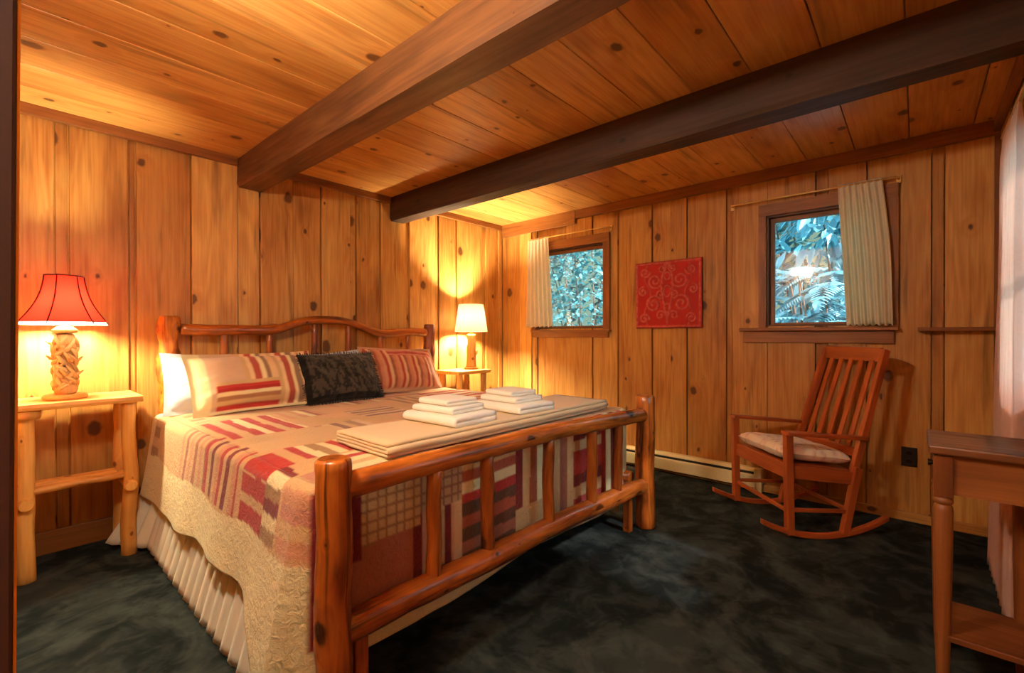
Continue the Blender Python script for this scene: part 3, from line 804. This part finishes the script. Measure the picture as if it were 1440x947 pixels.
# front pillows
pillow('striped_pillow', M['pillow'], .74, .40, .18, c_left, (-2.71, -.455, .888), -32, 2, 'cream pillow sham with red and beige stripes, leftmost on the bed', 1)
pillow('striped_pillow', M['pillow'], .68, .42, .18, c_right, (-1.60, -.38, .885), -34, -3, 'rust and red striped pillow sham, rightmost on the bed', 2, ry=3)
def c_black(a, b):
    if min(a, 1-a, b*.7, (1-b)*.9) < .07: return L3((18, 16, 16))
    return L3((66, 60, 50)) if noise.noise(Vector((a*22+b*6, b*5, 4)))+.5*noise.noise(Vector((a*50, b*14, 9))) > -.05 else L3((30, 28, 26))
bp = pillow('black_pillow', M['black'], .54, .36, .15, c_black, (-2.20, -.53, .88), -29, -2, 'small black textured pillow with fringe between the two striped pillows', 8, flange=.005)
mb = MB(); fr2 = random.Random(5)
pw, ph_ = .27, .18
for side in range(4):
    m_ = 46 if side < 2 else 32
    for i in range(m_):
        s = (i+.5)/m_*2-1
        p = (s*pw, 0, ph_*(1 if side == 0 else -1)*.95) if side < 2 else (pw*.965*(1 if side == 2 else -1), 0, s*ph_)
        d = (fr2.uniform(-.3, .3), fr2.uniform(-.5, .2), (1 if side == 0 else -1)) if side < 2 else ((1 if side == 2 else -1), fr2.uniform(-.5, .2), fr2.uniform(-.6, .1))
        l = fr2.uniform(.014, .024); q = tuple(p[k]+d[k]*l for k in range(3)); mb.tube([p, q], [.0032, .002], 5, capr=0)
mb.build('fringe', M['blackfringe'], bp)

# ------------------------------------------------------------------ folded blanket and towels
def folded(w, d, layers, t, fold_dirs='y', seed=0, rag=.006):
    """cloth folded zig-zag: serpentine section in y-z, width w along x"""
    cen = []; ns = 14
    for i in range(layers):
        y0_, y1_ = (-d/2, d/2) if i % 2 == 0 else (d/2, -d/2)
        y1_ *= (1-rag*2*((i*37 % 5)/5)); y0_ *= 1
        for k in range(ns): cen.append((y0_+(y1_-y0_)*k/(ns-1), t*(i+.5)))
        if i < layers-1:
            sg = 1 if y1_ > 0 else -1
            for k in range(1, 5): a = -PI/2+PI*k/5; cen.append((y1_+sg*math.cos(a)*t*.5, t*(i+1)+math.sin(a)*t*.5))
    mb = MB(); n = len(cen); nx_ = 30; top = []; 
    V = []
    for i in range(n):
        a = cen[max(0, i-1)]; b = cen[min(n-1, i+1)]; dy, dz = b[0]-a[0], b[1]-a[1]; l = math.hypot(dy, dz) or 1
        top.append((-dz/l, dy/l))
    h = t*.485
    ring = [(c[0]+o_[0]*h, c[1]+o_[1]*h) for c, o_ in zip(cen, top)]+[(c[0]-o_[0]*h, c[1]-o_[1]*h) for c, o_ in list(zip(cen, top))[::-1]]
    m_ = len(ring)
    for k in range(nx_+1):
        s = k/nx_; e = 1-.10*max(0, abs(2*s-1)-.96)/.04
        x = (s-.5)*w
        for (y, z) in ring:
            q = Vector((x*6, y*6, seed)); wz = .12*t*noise.noise(q*1.3)+.02*t*(z/t)*noise.noise(q)
            V.append((x+.006*noise.noise(Vector((y*9, z*40, seed))), y*1.0+.004*noise.noise(Vector((x*9, z*20, seed))), max(0.0005, z+wz*min(1, z/t))))
    F = []
    for k in range(nx_):
        for j in range(m_): j2 = (j+1) % m_; F.append((k*m_+j, (k+1)*m_+j, (k+1)*m_+j2, k*m_+j2))
    half = m_//2
    for k, fl in ((0, 0), (nx_, 1)):
        for j in range(half-1):
            f = (k*m_+j, k*m_+j+1, k*m_+m_-2-j, k*m_+m_-1-j); F.append(f if fl == 0 else f[::-1])
    mb.add(V, F); return mb
zt = zq+.009
o = folded(1.50, .37, 4, .013, seed=4).build('folded_blanket', M['blanket']); o.location = (-2.10, -1.905, zt); o.rotation_euler = (0, 0, R(-1))
tag(o, 'beige blanket folded in a long strip across the foot of the bed', 'blanket')
zb = zt+.053
def towel(w, d, L_, t, loc, rz, label, group=None):
    o = folded(w, d, L_, t, seed=loc[0]*3).build('folded_towel', M['towel']); o.location = loc; o.rotation_euler = (0, 0, R(rz)); return tag(o, label, 'towel', group)
for (cx, cy, nm, rz) in ((-2.385, -1.885, 'left', 3), (-1.955, -1.895, 'right', -3)):
    towel(.34, .25, 2, .021, (cx, cy, zb), rz+90, 'large folded white towel at the bottom of the %s towel stack' % nm)
    towel(.25, .20, 2, .0145, (cx+.005, cy+.02, zb+.043), rz+92, 'folded white hand towel in the middle of the %s towel stack' % nm)
    towel(.20, .17, 2, .013, (cx+.01, cy+.03, zb+.0735), rz+87, 'small folded white washcloth on top of the %s towel stack' % nm)

# ------------------------------------------------------------------ rustic nightstands
def nightstand(loc, w, d, h, label, rail_z=.41, collar=True, legr=.032):
    t = thing('rustic_nightstand', label, 'nightstand', loc)
    mb = MB(); n = 22; V = []; top = []
    for i in range(n+1):       # live-edge slab
        s = i/n; x = -w/2+w*s
        f = -d/2+.012*noise.noise(Vector((s*4, loc[0], 1))); b = d/2+.006*noise.noise(Vector((s*4, 3, loc[0])))
        top.append((x, f, b))
    ou = rnd.uniform(0, 9); F = []; U = []
    for (x, f, b) in top:
        V += [(x, f+.006, h-.032), (x, f, h-.018), (x, f+.004, h), (x, b, h), (x, b, h-.032)]
    for i in range(n):
        for j in range(5):
            a, b = i*5+j, i*5+(j+1) % 5; F.append((a, b, b+5, a+5)); U.append([(V[k][1]+V[k][2]+ou, V[k][0]) for k in (a, b, b+5, a+5)])
    F.append((0, 1, 2, 3, 4)[::-1]); U.append([(V[k][1]+ou, V[k][2]) for k in (4, 3, 2, 1, 0)]); F.append(tuple(n*5+j for j in range(5))); U.append([(V[n*5+k][1]+ou, V[n*5+k][2]) for k in range(5)])
    mb.add(V, F, U, .9, smooth=False); mb.build('tabletop', M['cedar'], t, bevel=.003)
    lx, ly = w/2-.055, d/2-.05
    for sx in (-1, 1):
        for sy in (-1, 1):
            mb = MB(); mb.tube(wob((sx*lx, sy*ly, 0), (sx*lx, sy*ly, h-.033), 14, .006), [legr*(1.08-.16*i/14) for i in range(15)], 16, .12, capr=.2)
            lg = mb.build('leg', M['cedar'], t)
            if collar and sx < 0 and sy < 0:
                mb = MB(); mb.lathe([(.02, h-.075), (.05, h-.073), (.054, h-.06), (.053, h-.036), (.02, h-.034)], (sx*lx, sy*ly, 0), 20, closed=True); mb.build('collar', M['cedar'], lg)
    for sx in (-1, 1):
        mb = MB(); mb.tube(wob((sx*(lx+(.0)), -ly-.06, rail_z-.035), (sx*lx, ly+.03, rail_z-.03), 8, .003), .028, 14, .06, capr=.3); mb.build('side_rail', M['cedar'], t)
    mb = MB(); mb.tube(wob((-lx+.01, -ly+.005, rail_z+.012), (lx-.01, -ly+.005, rail_z+.022), 10, .005), .022, 12, .15, capr=.2, squash=.8); mb.build('front_rail', M['cedar'], t)
    mb = MB()
    for k in range(3): mb.box((-lx+.03, -ly+.045+k*(2*ly-.06)/3, rail_z-.004), (lx-.03, -ly+.04+(k+1)*(2*ly-.06)/3, rail_z+.012), 0)
    mb.build('lower_shelf', M['cedar'], t, bevel=.002)
    return t
nightstand((-3.50, -.215, 0), .49, .36, .845, 'pale peeled cedar log nightstand under the red shaded lamp')
nightstand((-.79, -.22, 0), .42, .34, .83, 'cedar log nightstand under the white shaded lamp in the far corner', collar=False)

# ------------------------------------------------------------------ lamps
def superell(a, k):   # cut-corner square cross-section radius factor
    return 1.0
def red_lamp(loc):
    t = thing('driftwood_lamp', 'table lamp with red panelled bell shade and twisted driftwood base', 'lamp', loc)
    mb = MB(); mb.lathe([(.01, 0), (.082, 0), (.086, .006), (.086, .016), (.08, .022), (.01, .022)], n=28, tone=.8, closed=True); mb.build('base_plate', M['cedar'], t)
    mb = MB(); r2 = random.Random(11)
    mb.tube(wob((0, 0, .022), (0, 0, .33), 14, .006), [.036+.010*math.sin(i*.7) for i in range(15)], 14, .45, 22)
    for k in range(64):
        a = r2.uniform(0, 2*PI); z = r2.uniform(.04, .27); rr = .032
        p = Vector((rr*math.cos(a), rr*math.sin(a), z)); tw = r2.uniform(.6, 1.6)*r2.choice((-1, 1)); L_ = r2.uniform(.05, .11)
        path = [p+Vector((0, 0, 0))]
        for j in range(1, 6):
            aa = a+tw*j/5; q = rr+.016*math.sin(j/5*PI)+(.018 if j == 5 and k % 4 == 0 else 0)
            path.append(Vector((q*math.cos(aa), q*math.sin(aa), min(.335, z+L_*j/5*(1 if k % 3 else .5)))))
        mb.tube(path, [.008, .010, .009, .008, .006, .003], 9, .3, 30, tone=r2.random())
    for a, z in ((3.3, .20), (.2, .19), (-.6, .12), (2.6, .27), (.6, .28)):
        p = Vector((.03*math.cos(a), .03*math.sin(a), z)); mb.tube([p, p*1.0+Vector((.025*math.cos(a), .025*math.sin(a), .006)), p+Vector((.045*math.cos(a+.3), .045*math.sin(a+.3), .022))], [.010, .008, .003], 7, .2, 30)
    mb.build('driftwood_column', M['drift'], t)
    mb = MB(); mb.lathe([(.012, .33), (.046, .335), (.05, .35), (.03, .365), (.014, .37), (.014, .42)], n=20, closed=True); mb.build('cap', M['drift'], t)
    # shade: cut-corner square bell, open top and bottom
    zb_, zt_ = .375, .625
    def rad(z):
        f = (z-zb_)/(zt_-zb_); return .172*(1-f)+.072*f-.022*math.sin(f*PI)
    def octo(r, n=48):
        out = []
        A = 22.5*PI/180
        for k in range(n):
            a = 2*PI*k/n
            b = ((a+PI/6) % (PI/3))-PI/6; out.append((r*math.cos(PI/6)/math.cos(b)*math.cos(a+rot), r*math.cos(PI/6)/math.cos(b)*math.sin(a+rot)))
        return out
    rot = R(34)
    def shell(dr, mat, name, z0_, z1_, par):
        mb = MB(); V = []; n = 48; m_ = 16
        for i in range(m_+1):
            z = z0_+(z1_-z0_)*i/m_
            for (x, y) in octo(rad(z)+dr): V.append((x, y, z))
        F = [(i*n+j, i*n+(j+1) % n, (i+1)*n+(j+1) % n, (i+1)*n+j) for i in range(m_) for j in range(n)]
        mb.add(V, F); return mb.build(name, mat, par)
    sh = shell(0, M['redshade'], 'lamp_shade', zb_+.016, zt_, t)
    shell(-.004, M['liner'], 'shade_liner', zb_, zt_-.002, sh)
    for k in range(6):
        a = PI/6+k*PI/3+rot; mb = MB()
        mb.tube([((rad(zb_+.005+(zt_-zb_-.005)*i/10)+.002)*math.cos(a), (rad(zb_+.005+(zt_-zb_-.005)*i/10)+.002)*math.sin(a), zb_+.005+(zt_-zb_-.005)*i/10) for i in range(11)], .0032, 6, capr=0); mb.build('piping', M['piping'], sh)
    for z in (zb_+.017, zt_):
        mb = MB(); pts = octo(rad(z)+.002, 48); pts.append(pts[0]); mb.tube([(x, y, z) for x, y in pts], .0035, 6, capr=0); mb.build('trim_ring', M['piping'], sh)
    mb = MB(); mb.tube([(-.055, 0, .40), (-.05, 0, .5), (0, 0, .585), (.05, 0, .5), (.055, 0, .40)], .002, 6, capr=0); mb.tube([(-.067, 0, .592), (.067, 0, .592)], .002, 6); mb.build('harp', M['brass'], t)
    mb = MB(); mb.lathe([(.002, .40), (.014, .405), (.015, .43), (.028, .465), (.03, .49), (.018, .515), (.002, .52)], n=16); mb.build('bulb', M['bulb'], t)
    return t
LA = (-3.545, -.235, .847)
red_lamp(LA)
def white_lamp(loc):
    t = thing('log_lamp', 'glowing white drum lamp on a log base in the far corner', 'lamp', loc)
    mb = MB(); mb.tube(wob((0, 0, 0), (0, 0, .02), 2, 0), .07, 20, .05); mb.build('base_plate', M['cedar'], t)
    mb = MB(); mb.tube(wob((0, 0, .02), (0, 0, .34), 14, .006), [.052-.012*i/14 for i in range(15)], 16, .14, 12); 
    mb.tube([(.04, -.02, .14), (.075, -.03, .19)], [.014, .008], 8, .2)
    mb.build('log_column', M['cedar'], t)
    mb = MB(); mb.lathe([(.008, .34), (.02, .345), (.014, .37), (.014, .42), (.008, .425)], n=14, closed=True); mb.build('socket', M['brass'], t)
    mb = MB(); V = []; 
    mb.lathe([(.160, .365), (.120, .630)], n=40); sh = mb.build('lamp_shade', M['whiteshade'], t, solid=.0015)
    for r_, z in ((.160, .365), (.120, .63)):
        mb = MB(); mb.tube([(r_*math.cos(k*PI/20), r_*math.sin(k*PI/20), z) for k in range(41)], .0022, 6, capr=0); mb.build('trim_ring', M['whiteshade'], sh)
    mb = MB(); mb.lathe([(.002, .42), (.014, .425), (.015, .45), (.03, .485), (.03, .51), (.018, .535), (.002, .54)], n=16); mb.build('bulb', M['bulb2'], t)
    return t
LB = (-.685, -.22, .832)
white_lamp(LB)
# wall sconce on the left wall, out of frame, mirrored in the right-hand window
t = thing('wall_sconce', 'frosted glass wall lamp high on the wall left of the bed foot', 'wall lamp', (XL, -2.27, 2.05))
mb = MB(); mb.box((0, -.06, -.05), (.015, .06, .05)); mb.tube([(.015, 0, 0), (.08, 0, 0)], .01, 8, capr=0); mb.build('bracket', M['brass'], t, bevel=.003)
mb = MB(); V = []
mb.tube([(.13, -.12, 0), (.13, .12, 0)], .045, 16, capr=.6, tone=.5); mb.build('glass_shade', M['sconce'], t)

t = thing('hall_fill_lamp', 'added fill lamp on the hall ceiling, out of view behind the doorway', 'ceiling lamp', (-4.45, -3.32, H))  # added unseen lamp that brightens the front of the footboard
mb = MB(); mb.lathe([(.01, -.03), (.07, -.028), (.075, -.01), (.07, 0)], n=20); mb.build('fill_lamp_plate', M['brass'], t)
mb = MB(); mb.lathe([(.002, -.13), (.06, -.12), (.11, -.085), (.13, -.04), (.075, -.03)], n=24); mb.build('glass_shade', emis('hall_fill_glow', (1, .88, .70, 1), 75), t)

# ------------------------------------------------------------------ side table at the right edge
t = thing('side_table', 'small turned-leg wooden side table at the right edge by the lace curtain', 'table', (-1.59, -3.665, 0))
wx, wy, th_ = .155, .135, .805
mb = MB(); mb.box((-wx-.012, -wy-.0, th_-.028), (wx+.012, wy+.005, th_), 1); mb.build('tabletop', M['tabletop'], t, bevel=.006)
for sx in (-1, 1):
    for sy in (-1, 1):
        cx, cy = sx*(wx-.03), sy*(wy-.032); mb = MB()
        mb.box((cx-.024, cy-.024, .635), (cx+.024, cy+.024, th_-.028), 2)
        mb.lathe([(.014, 0), (.016, .02), (.019, .12), (.024, .45), (.0255, .59), (.023, .605), (.019, .61), (.026, .617), (.026, .626), (.02, .636)], (cx, cy, 0), 20, closed=True)
        mb.build('leg', M['table'], t, bevel=.002)
for s in (-1, 1):
    mb = MB(); mb.box((s*(wx-.03)-.008, -wy+.05, .645), (s*(wx-.03)+.008, wy-.05, th_-.028), 1); mb.build('apron', M['table'], t)
mb = MB(); mb.box((-wx+.05, -wy+.025, .645), (wx-.05, -wy+.04, th_-.028), 0); mb.build('apron', M['table'], t)
mb = MB(); mb.box((-wx+.055, wy-.045, .65), (wx-.055, wy-.022, th_-.032), 0); dr = mb.build('drawer', M['table'], t, bevel=.002)
mb = MB(); mb.tube([(0, wy-.022, .715), (0, wy-.012, .715), (0, wy+.004, .715)], [.006, .006, .012], 12); mb.build('knob', M['dark_metal'], dr)
mb = MB(); mb.box((-wx+.015, -wy+.015, .165), (wx-.015, wy-.015, .185), 1); mb.build('lower_shelf', M['table'], t, bevel=.003)

# ------------------------------------------------------------------ rocking chair (X forward)
ch = thing('rocking_chair', 'reddish wooden slat-back rocking chair under the right-hand window', 'rocking chair', (-.455, -2.915, 0), R(135.5))
def cpart(name, mb, bevel=.004, parent=None): return mb.build(name, M['cherry'], parent or ch, bevel=bevel)
def beamb(mb, p, q, w, d, tone=.5):
    """rectangular bar p->q; w across (local Y-ish), d in the other direction"""
    p, q = Vector(p), Vector(q); z = (q-p); L_ = z.length; z.normalize()
    y = Vector((0, 1, 0)) if abs(z.y) < .9 else Vector((0, 0, 1)); x = y.cross(z).normalized(); y = z.cross(x)
    mt = Matrix((x, y, z)).transposed().to_4x4(); mt.translation = p
    mb.box((-d/2, -w/2, 0), (d/2, w/2, L_), 2, tone, mt)
for s in (-1, 1):
    Y = s*.27; n = 24; V = []; mb = MB()
    up_, lo_ = [], []
    for i in range(n+1):
        x = -.375+.755*i/n; z = .105*(x/.40)**2; lo_.append((x, z)); up_.append((x, z+.030))
    F = []; U = []; V = []
    for (a, b), (c_, d_) in zip(lo_, up_): V += [(a, Y-.016, b), (a, Y+.016, b), (c_, Y+.016, d_), (c_, Y-.016, d_)]
    for i in range(n):
        for j in range(4):
            a, b = i*4+j, i*4+(j+1) % 4; F.append((a, b, b+4, a+4)); U.append([(V[k][1]+V[k][2]+s, V[k][0]) for k in (a, b, b+4, a+4)])
    F += [(3, 2, 1, 0), (n*4, n*4+1, n*4+2, n*4+3)]; U += [[(0, 0)]*4]*2
    mb.add(V, F, U, .4, smooth=False); cpart('rocker', mb, .005)
    mb = MB(); beamb(mb, (.215, Y, .03), (.225, Y, .60), .038, .042); cpart('front_leg', mb)
    mb = MB(); beamb(mb, (-.11, Y, .015), (-.20, Y*.97, .40), .034, .042); cpart('rear_leg', mb)
    mb = MB(); beamb(mb, (-.175, Y*.92, .33), (-.405, Y*.84, 1.075), .030, .040); cpart('back_post', mb)
    mb = MB(); V = []; F = []; U = []; m_ = 14     # flat shaped arm
    for i in range(m_+1):
        f = i/m_; x = .245-.51*f; z = .618-.045*f; hw = .040*(1-.45*f)*(1 if i else .8)
        for (dy, dz) in ((-hw, 0), (hw, 0), (hw, -.02), (-hw, -.02)): V.append((x, Y*(1-.06*f)+dy, z+dz))
    for i in range(m_):
        for j in range(4): a, b = i*4+j, i*4+(j+1) % 4; F.append((a, b, b+4, a+4)); U.append([(V[k][1]+V[k][2], V[k][0]) for k in (a, b, b+4, a+4)])
    F += [(3, 2, 1, 0), (m_*4, m_*4+1, m_*4+2, m_*4+3)]; U += [[(0, 0)]*4]*2
    mb.add(V, F, U, .3, smooth=False); cpart('armrest', mb, .005)
    mb = MB(); beamb(mb, (.20, Y*.98, .385), (-.185, Y*.94, .335), .020, .075, .4); cpart('seat_rail', mb)
    mb = MB(); beamb(mb, (.215, Y, .17), (-.135, Y*.98, .15), .018, .022, .4); cpart('stretcher', mb)
mb = MB(); beamb(mb, (.215, -.26, .385), (.215, .26, .385), .085, .022, .7); cpart('seat_rail', mb)
mb = MB(); beamb(mb, (-.185, -.25, .335), (-.185, .25, .335), .06, .02, .4); cpart('seat_rail', mb)
mb = MB(); beamb(mb, (.215, -.26, .16), (.215, .26, .16), .024, .018, .4); cpart('stretcher', mb)
mb = MB(); beamb(mb, (-.135, -.25, .16), (-.135, .25, .16), .024, .018, .4); cpart('stretcher', mb)
mb = MB(); beamb(mb, (-.395, -.215, 1.045), (-.395, .215, 1.045), .085, .022, .7); cpart('crest_rail', mb)
mb = MB(); beamb(mb, (-.222, -.235, .475), (-.222, .235, .475), .05, .02, .5); cpart('lower_back_rail', mb)
for k in range(5):
    y = -.155+.0775*k; mb = MB(); beamb(mb, (-.224, y*1.05, .49), (-.388, y, 1.01), .034, .012, .3+.1*k); cpart('slat', mb, .002)
mb = MB(); mb.box((-.18, -.245, 0), (.205, .245, .014), 0, .4, Matrix.Translation((0, 0, .387)) @ Matrix.Rotation(R(-7), 4, 'Y')); cpart('seat', mb, .003)
# cushion
mb = MB(); n = 34
def cush(sg):
    def fn(a, b):
        u, v = 2*a-1, 2*b-1; t_ = (max(0, 1-abs(u)**7)**.5)*(max(0, 1-abs(v)**7)**.5)
        return (u*.215, v*.225, sg*(.046*t_)+.004*noise.noise(Vector((u*3, v*3, sg))))
    return fn
def ccol(a, b):
    n_ = noise.noise(Vector((a*14, b*14, 2))); return L3((244, 226, 196)) if n_ < .12 else L3((220, 178, 158)) if n_ > .3 else L3((236, 208, 180))
mb.grid(n, n, cush(1), ccol); mb.grid(n, n, cush(-1), ccol, flip=True)
o = mb.build('seat_cushion', M['cushion'])
o.matrix_world = Matrix.Translation((-.455, -2.915, 0)) @ Matrix.Rotation(R(135.5), 4, 'Z') @ Matrix.Translation((.015, 0, .458)) @ Matrix.Rotation(R(-7), 4, 'Y')
tag(o, 'cream floral seat cushion lying on the rocking chair', 'cushion')

# ------------------------------------------------------------------ outdoors, seen through the small windows
r3 = random.Random(21)
def leaf_into(mb, p, d, nrm, L_, W_, tone):
    d = d.normalized(); s = d.cross(nrm).normalized(); nrm = s.cross(d)
    P = [p, p+d*L_*.35+s*W_*.5+nrm*L_*.03, p+d*L_*.75+s*W_*.32, p+d*L_-nrm*L_*.08, p+d*L_*.75-s*W_*.32, p+d*L_*.35-s*W_*.5+nrm*L_*.03, p+d*L_*.5+nrm*(-.04*L_)]
    mb.add(P, [(0, 1, 6), (1, 2, 6), (2, 3, 6), (3, 4, 6), (4, 5, 6), (5, 0, 6)], None, tone)
def rv(): return Vector((r3.uniform(-1, 1), r3.uniform(-1, 1), r3.uniform(-1, 1))).normalized()
def shrub(name, loc, height, width, n, leafL, leafW, mat, label, cat, frond=False, droop=.6, stems=9):
    t = thing(name, label, cat, loc)
    st = MB(); lf = MB(); 
    for k in range(stems):
        a = k*.7; st.tube([(0, 0, 0), (width*.25*math.cos(a), width*.25*math.sin(a), height*.5), (width*.4*math.cos(a+.3), width*.4*math.sin(a+.3), height*.95)], [.022, .014, .006], 7, .1)
    for i in range(n):
        a = r3.uniform(0, 2*PI); q = math.sqrt(r3.random()); z = r3.uniform(.12, 1)*height
        env = width/2*(1-.35*(z/height)**2); p = Vector((q*env*math.cos(a), q*env*math.sin(a), z))
        out = Vector((math.cos(a), math.sin(a), r3.uniform(-droop, .5)))
        if frond:
            L_ = leafL*r3.uniform(.7, 1.3); tip = out.normalized(); tn = r3.random()
            side = tip.cross(Vector((0, 0, 1))).normalized(); m_ = 11
            for j in range(m_):
                f = (j+1)/m_; c = p+tip*L_*f-Vector((0, 0, .25*L_*f*f)); l2 = leafW*(1-.75*f)*2.2
                for sg in (-1, 1): leaf_into(lf, c, side*sg+tip*.7-Vector((0, 0, .25)), Vector((0, 0, 1)), l2, l2*.28, min(1, max(0, tn+r3.uniform(-.15, .15))))
        else:
            leaf_into(lf, p, out+rv()*.4, Vector((0, 0, 1))+rv()*.5, leafL*r3.uniform(.6, 1.2), leafW*r3.uniform(.7, 1.2), r3.random())
    st.build('stem', M['bark'], t); f = lf.build('foliage', mat, t)
    f['kind'] = 'stuff'
    return t
shrub('broadleaf_shrub', (2.5, -2.75, -.4), 3.8, 1.6, 1500, .27, .085, M['leaf'], 'pale drooping-leaved shrub outside the window above the rocking chair', 'shrub', droop=2.2, stems=3)
shrub('fern_branch_tree', (.95, -2.95, -.4), 2.15, .75, 170, .34, .075, M['leaf'], 'feathery drooping branches low outside the window above the rocking chair', 'shrub', True, stems=4)
shrub('cedar_shrub', (2.0, .35, -.4), 3.8, 2.2, 2600, .10, .05, M['needle'], 'small-leaved evergreen shrub outside the window beside the white lamp', 'shrub', stems=4)
for k, (x, y, lab) in enumerate(((6.6, -3.4, 'dark tree in the woods beyond the rocking chair window'), (6.4, 3.0, 'dark tree in the woods beyond the lamp-side window'), (11.5, .4, 'farther dark tree seen between the nearer shrubs'))):
    shrub('forest_tree', (x, y, -.5), 7, 4.2, 2600, .26, .13, M['farleaf'], lab, 'tree')
shrub('lilac_shrub', (-1.6, -6.6, -.4), 2.6, 2.2, 700, .14, .08, M['leaf'], 'leafy shrub outside behind the lace curtain window', 'shrub')
mb = MB(); mb.grid(50, 50, lambda a, b: (-8+26*a, -14+26*b, -.5+.06*noise.noise(Vector((a*20, b*20, 0)))+max(0, 26*a-8-7.5)*1.1))
o = struct(mb.build('ground', M['soil']), 'woodland ground outside')

GR = {'folded_towel': 'folded towels on the bed', 'pillow': 'pillows on the bed', 'striped_pillow': 'pillows on the bed', 'black_pillow': 'pillows on the bed',
      'forest_tree': 'trees in the woods outside', 'curtain': 'curtains at the windows', 'curtain_rod': 'curtain rods', 'rustic_nightstand': 'nightstands beside the bed'}
for o in list(bpy.data.objects):
    if o.parent is None and o.name.split('.')[0] in GR: o['group'] = GR[o.name.split('.')[0]]
# ------------------------------------------------------------------ world, camera, colour management
w = bpy.data.worlds.new('World'); scene.world = w; w.use_nodes = True; nt = w.node_tree; nt.nodes.clear(); g = N(nt)
bg = g.n('ShaderNodeBackground'); ow = g.n('ShaderNodeOutputWorld')
geo = g.n('ShaderNodeTexCoord').outputs['Generated']; sp = g.n('ShaderNodeSeparateXYZ'); g.l(geo, sp.inputs[0])
c = g.mix(g.rng(sp.outputs[2], -.1, .9), (.30, .62, .74, 1), (.42, .80, 1.0, 1)); g.l(c, bg.inputs[0]); bg.inputs[1].default_value = 3.2
g.l(bg.outputs[0], ow.inputs[0])

f_px = 643.1
cam = bpy.data.cameras.new('Camera'); co = bpy.data.objects.new('Camera', cam); COL.objects.link(co)
cam.sensor_width = 36; cam.sensor_fit = 'HORIZONTAL'; cam.lens = f_px/1440*36; cam.clip_start = .02
yaw, pit, rol = R(41.51), R(-.276), R(-.108)
d = Vector((math.cos(yaw)*math.cos(pit), math.sin(yaw)*math.cos(pit), math.sin(pit)))
r_ = Vector((math.sin(yaw), -math.cos(yaw), 0)); u_ = r_.cross(d)
r2_ = math.cos(rol)*r_+math.sin(rol)*u_; u2_ = -math.sin(rol)*r_+math.cos(rol)*u_
mw = Matrix((r2_, u2_, -d)).transposed().to_4x4(); mw.translation = (-3.781, -3.496, 1.17)
co.matrix_world = mw
sl = bpy.data.lights.new('sun', 'SUN'); sl.energy = 12; sl.angle = R(3); sl.color = (1, .93, .88)
so = bpy.data.objects.new('sun', sl); COL.objects.link(so); so.rotation_euler = (R(48), 0, R(-8))
scene.camera = co
scene.view_settings.view_transform = 'Standard'
try: scene.view_settings.look = 'None'
except Exception: pass
scene.view_settings.gamma = 1; scene.view_settings.use_curve_mapping = False
scene.view_settings.exposure = 1.4
scene.cycles.max_bounces = 10; scene.cycles.diffuse_bounces = 6; scene.cycles.transparent_max_bounces = 16
scene.cycles.sample_clamp_indirect = 6
scene.cycles.caustics_reflective = False; scene.cycles.caustics_refractive = False
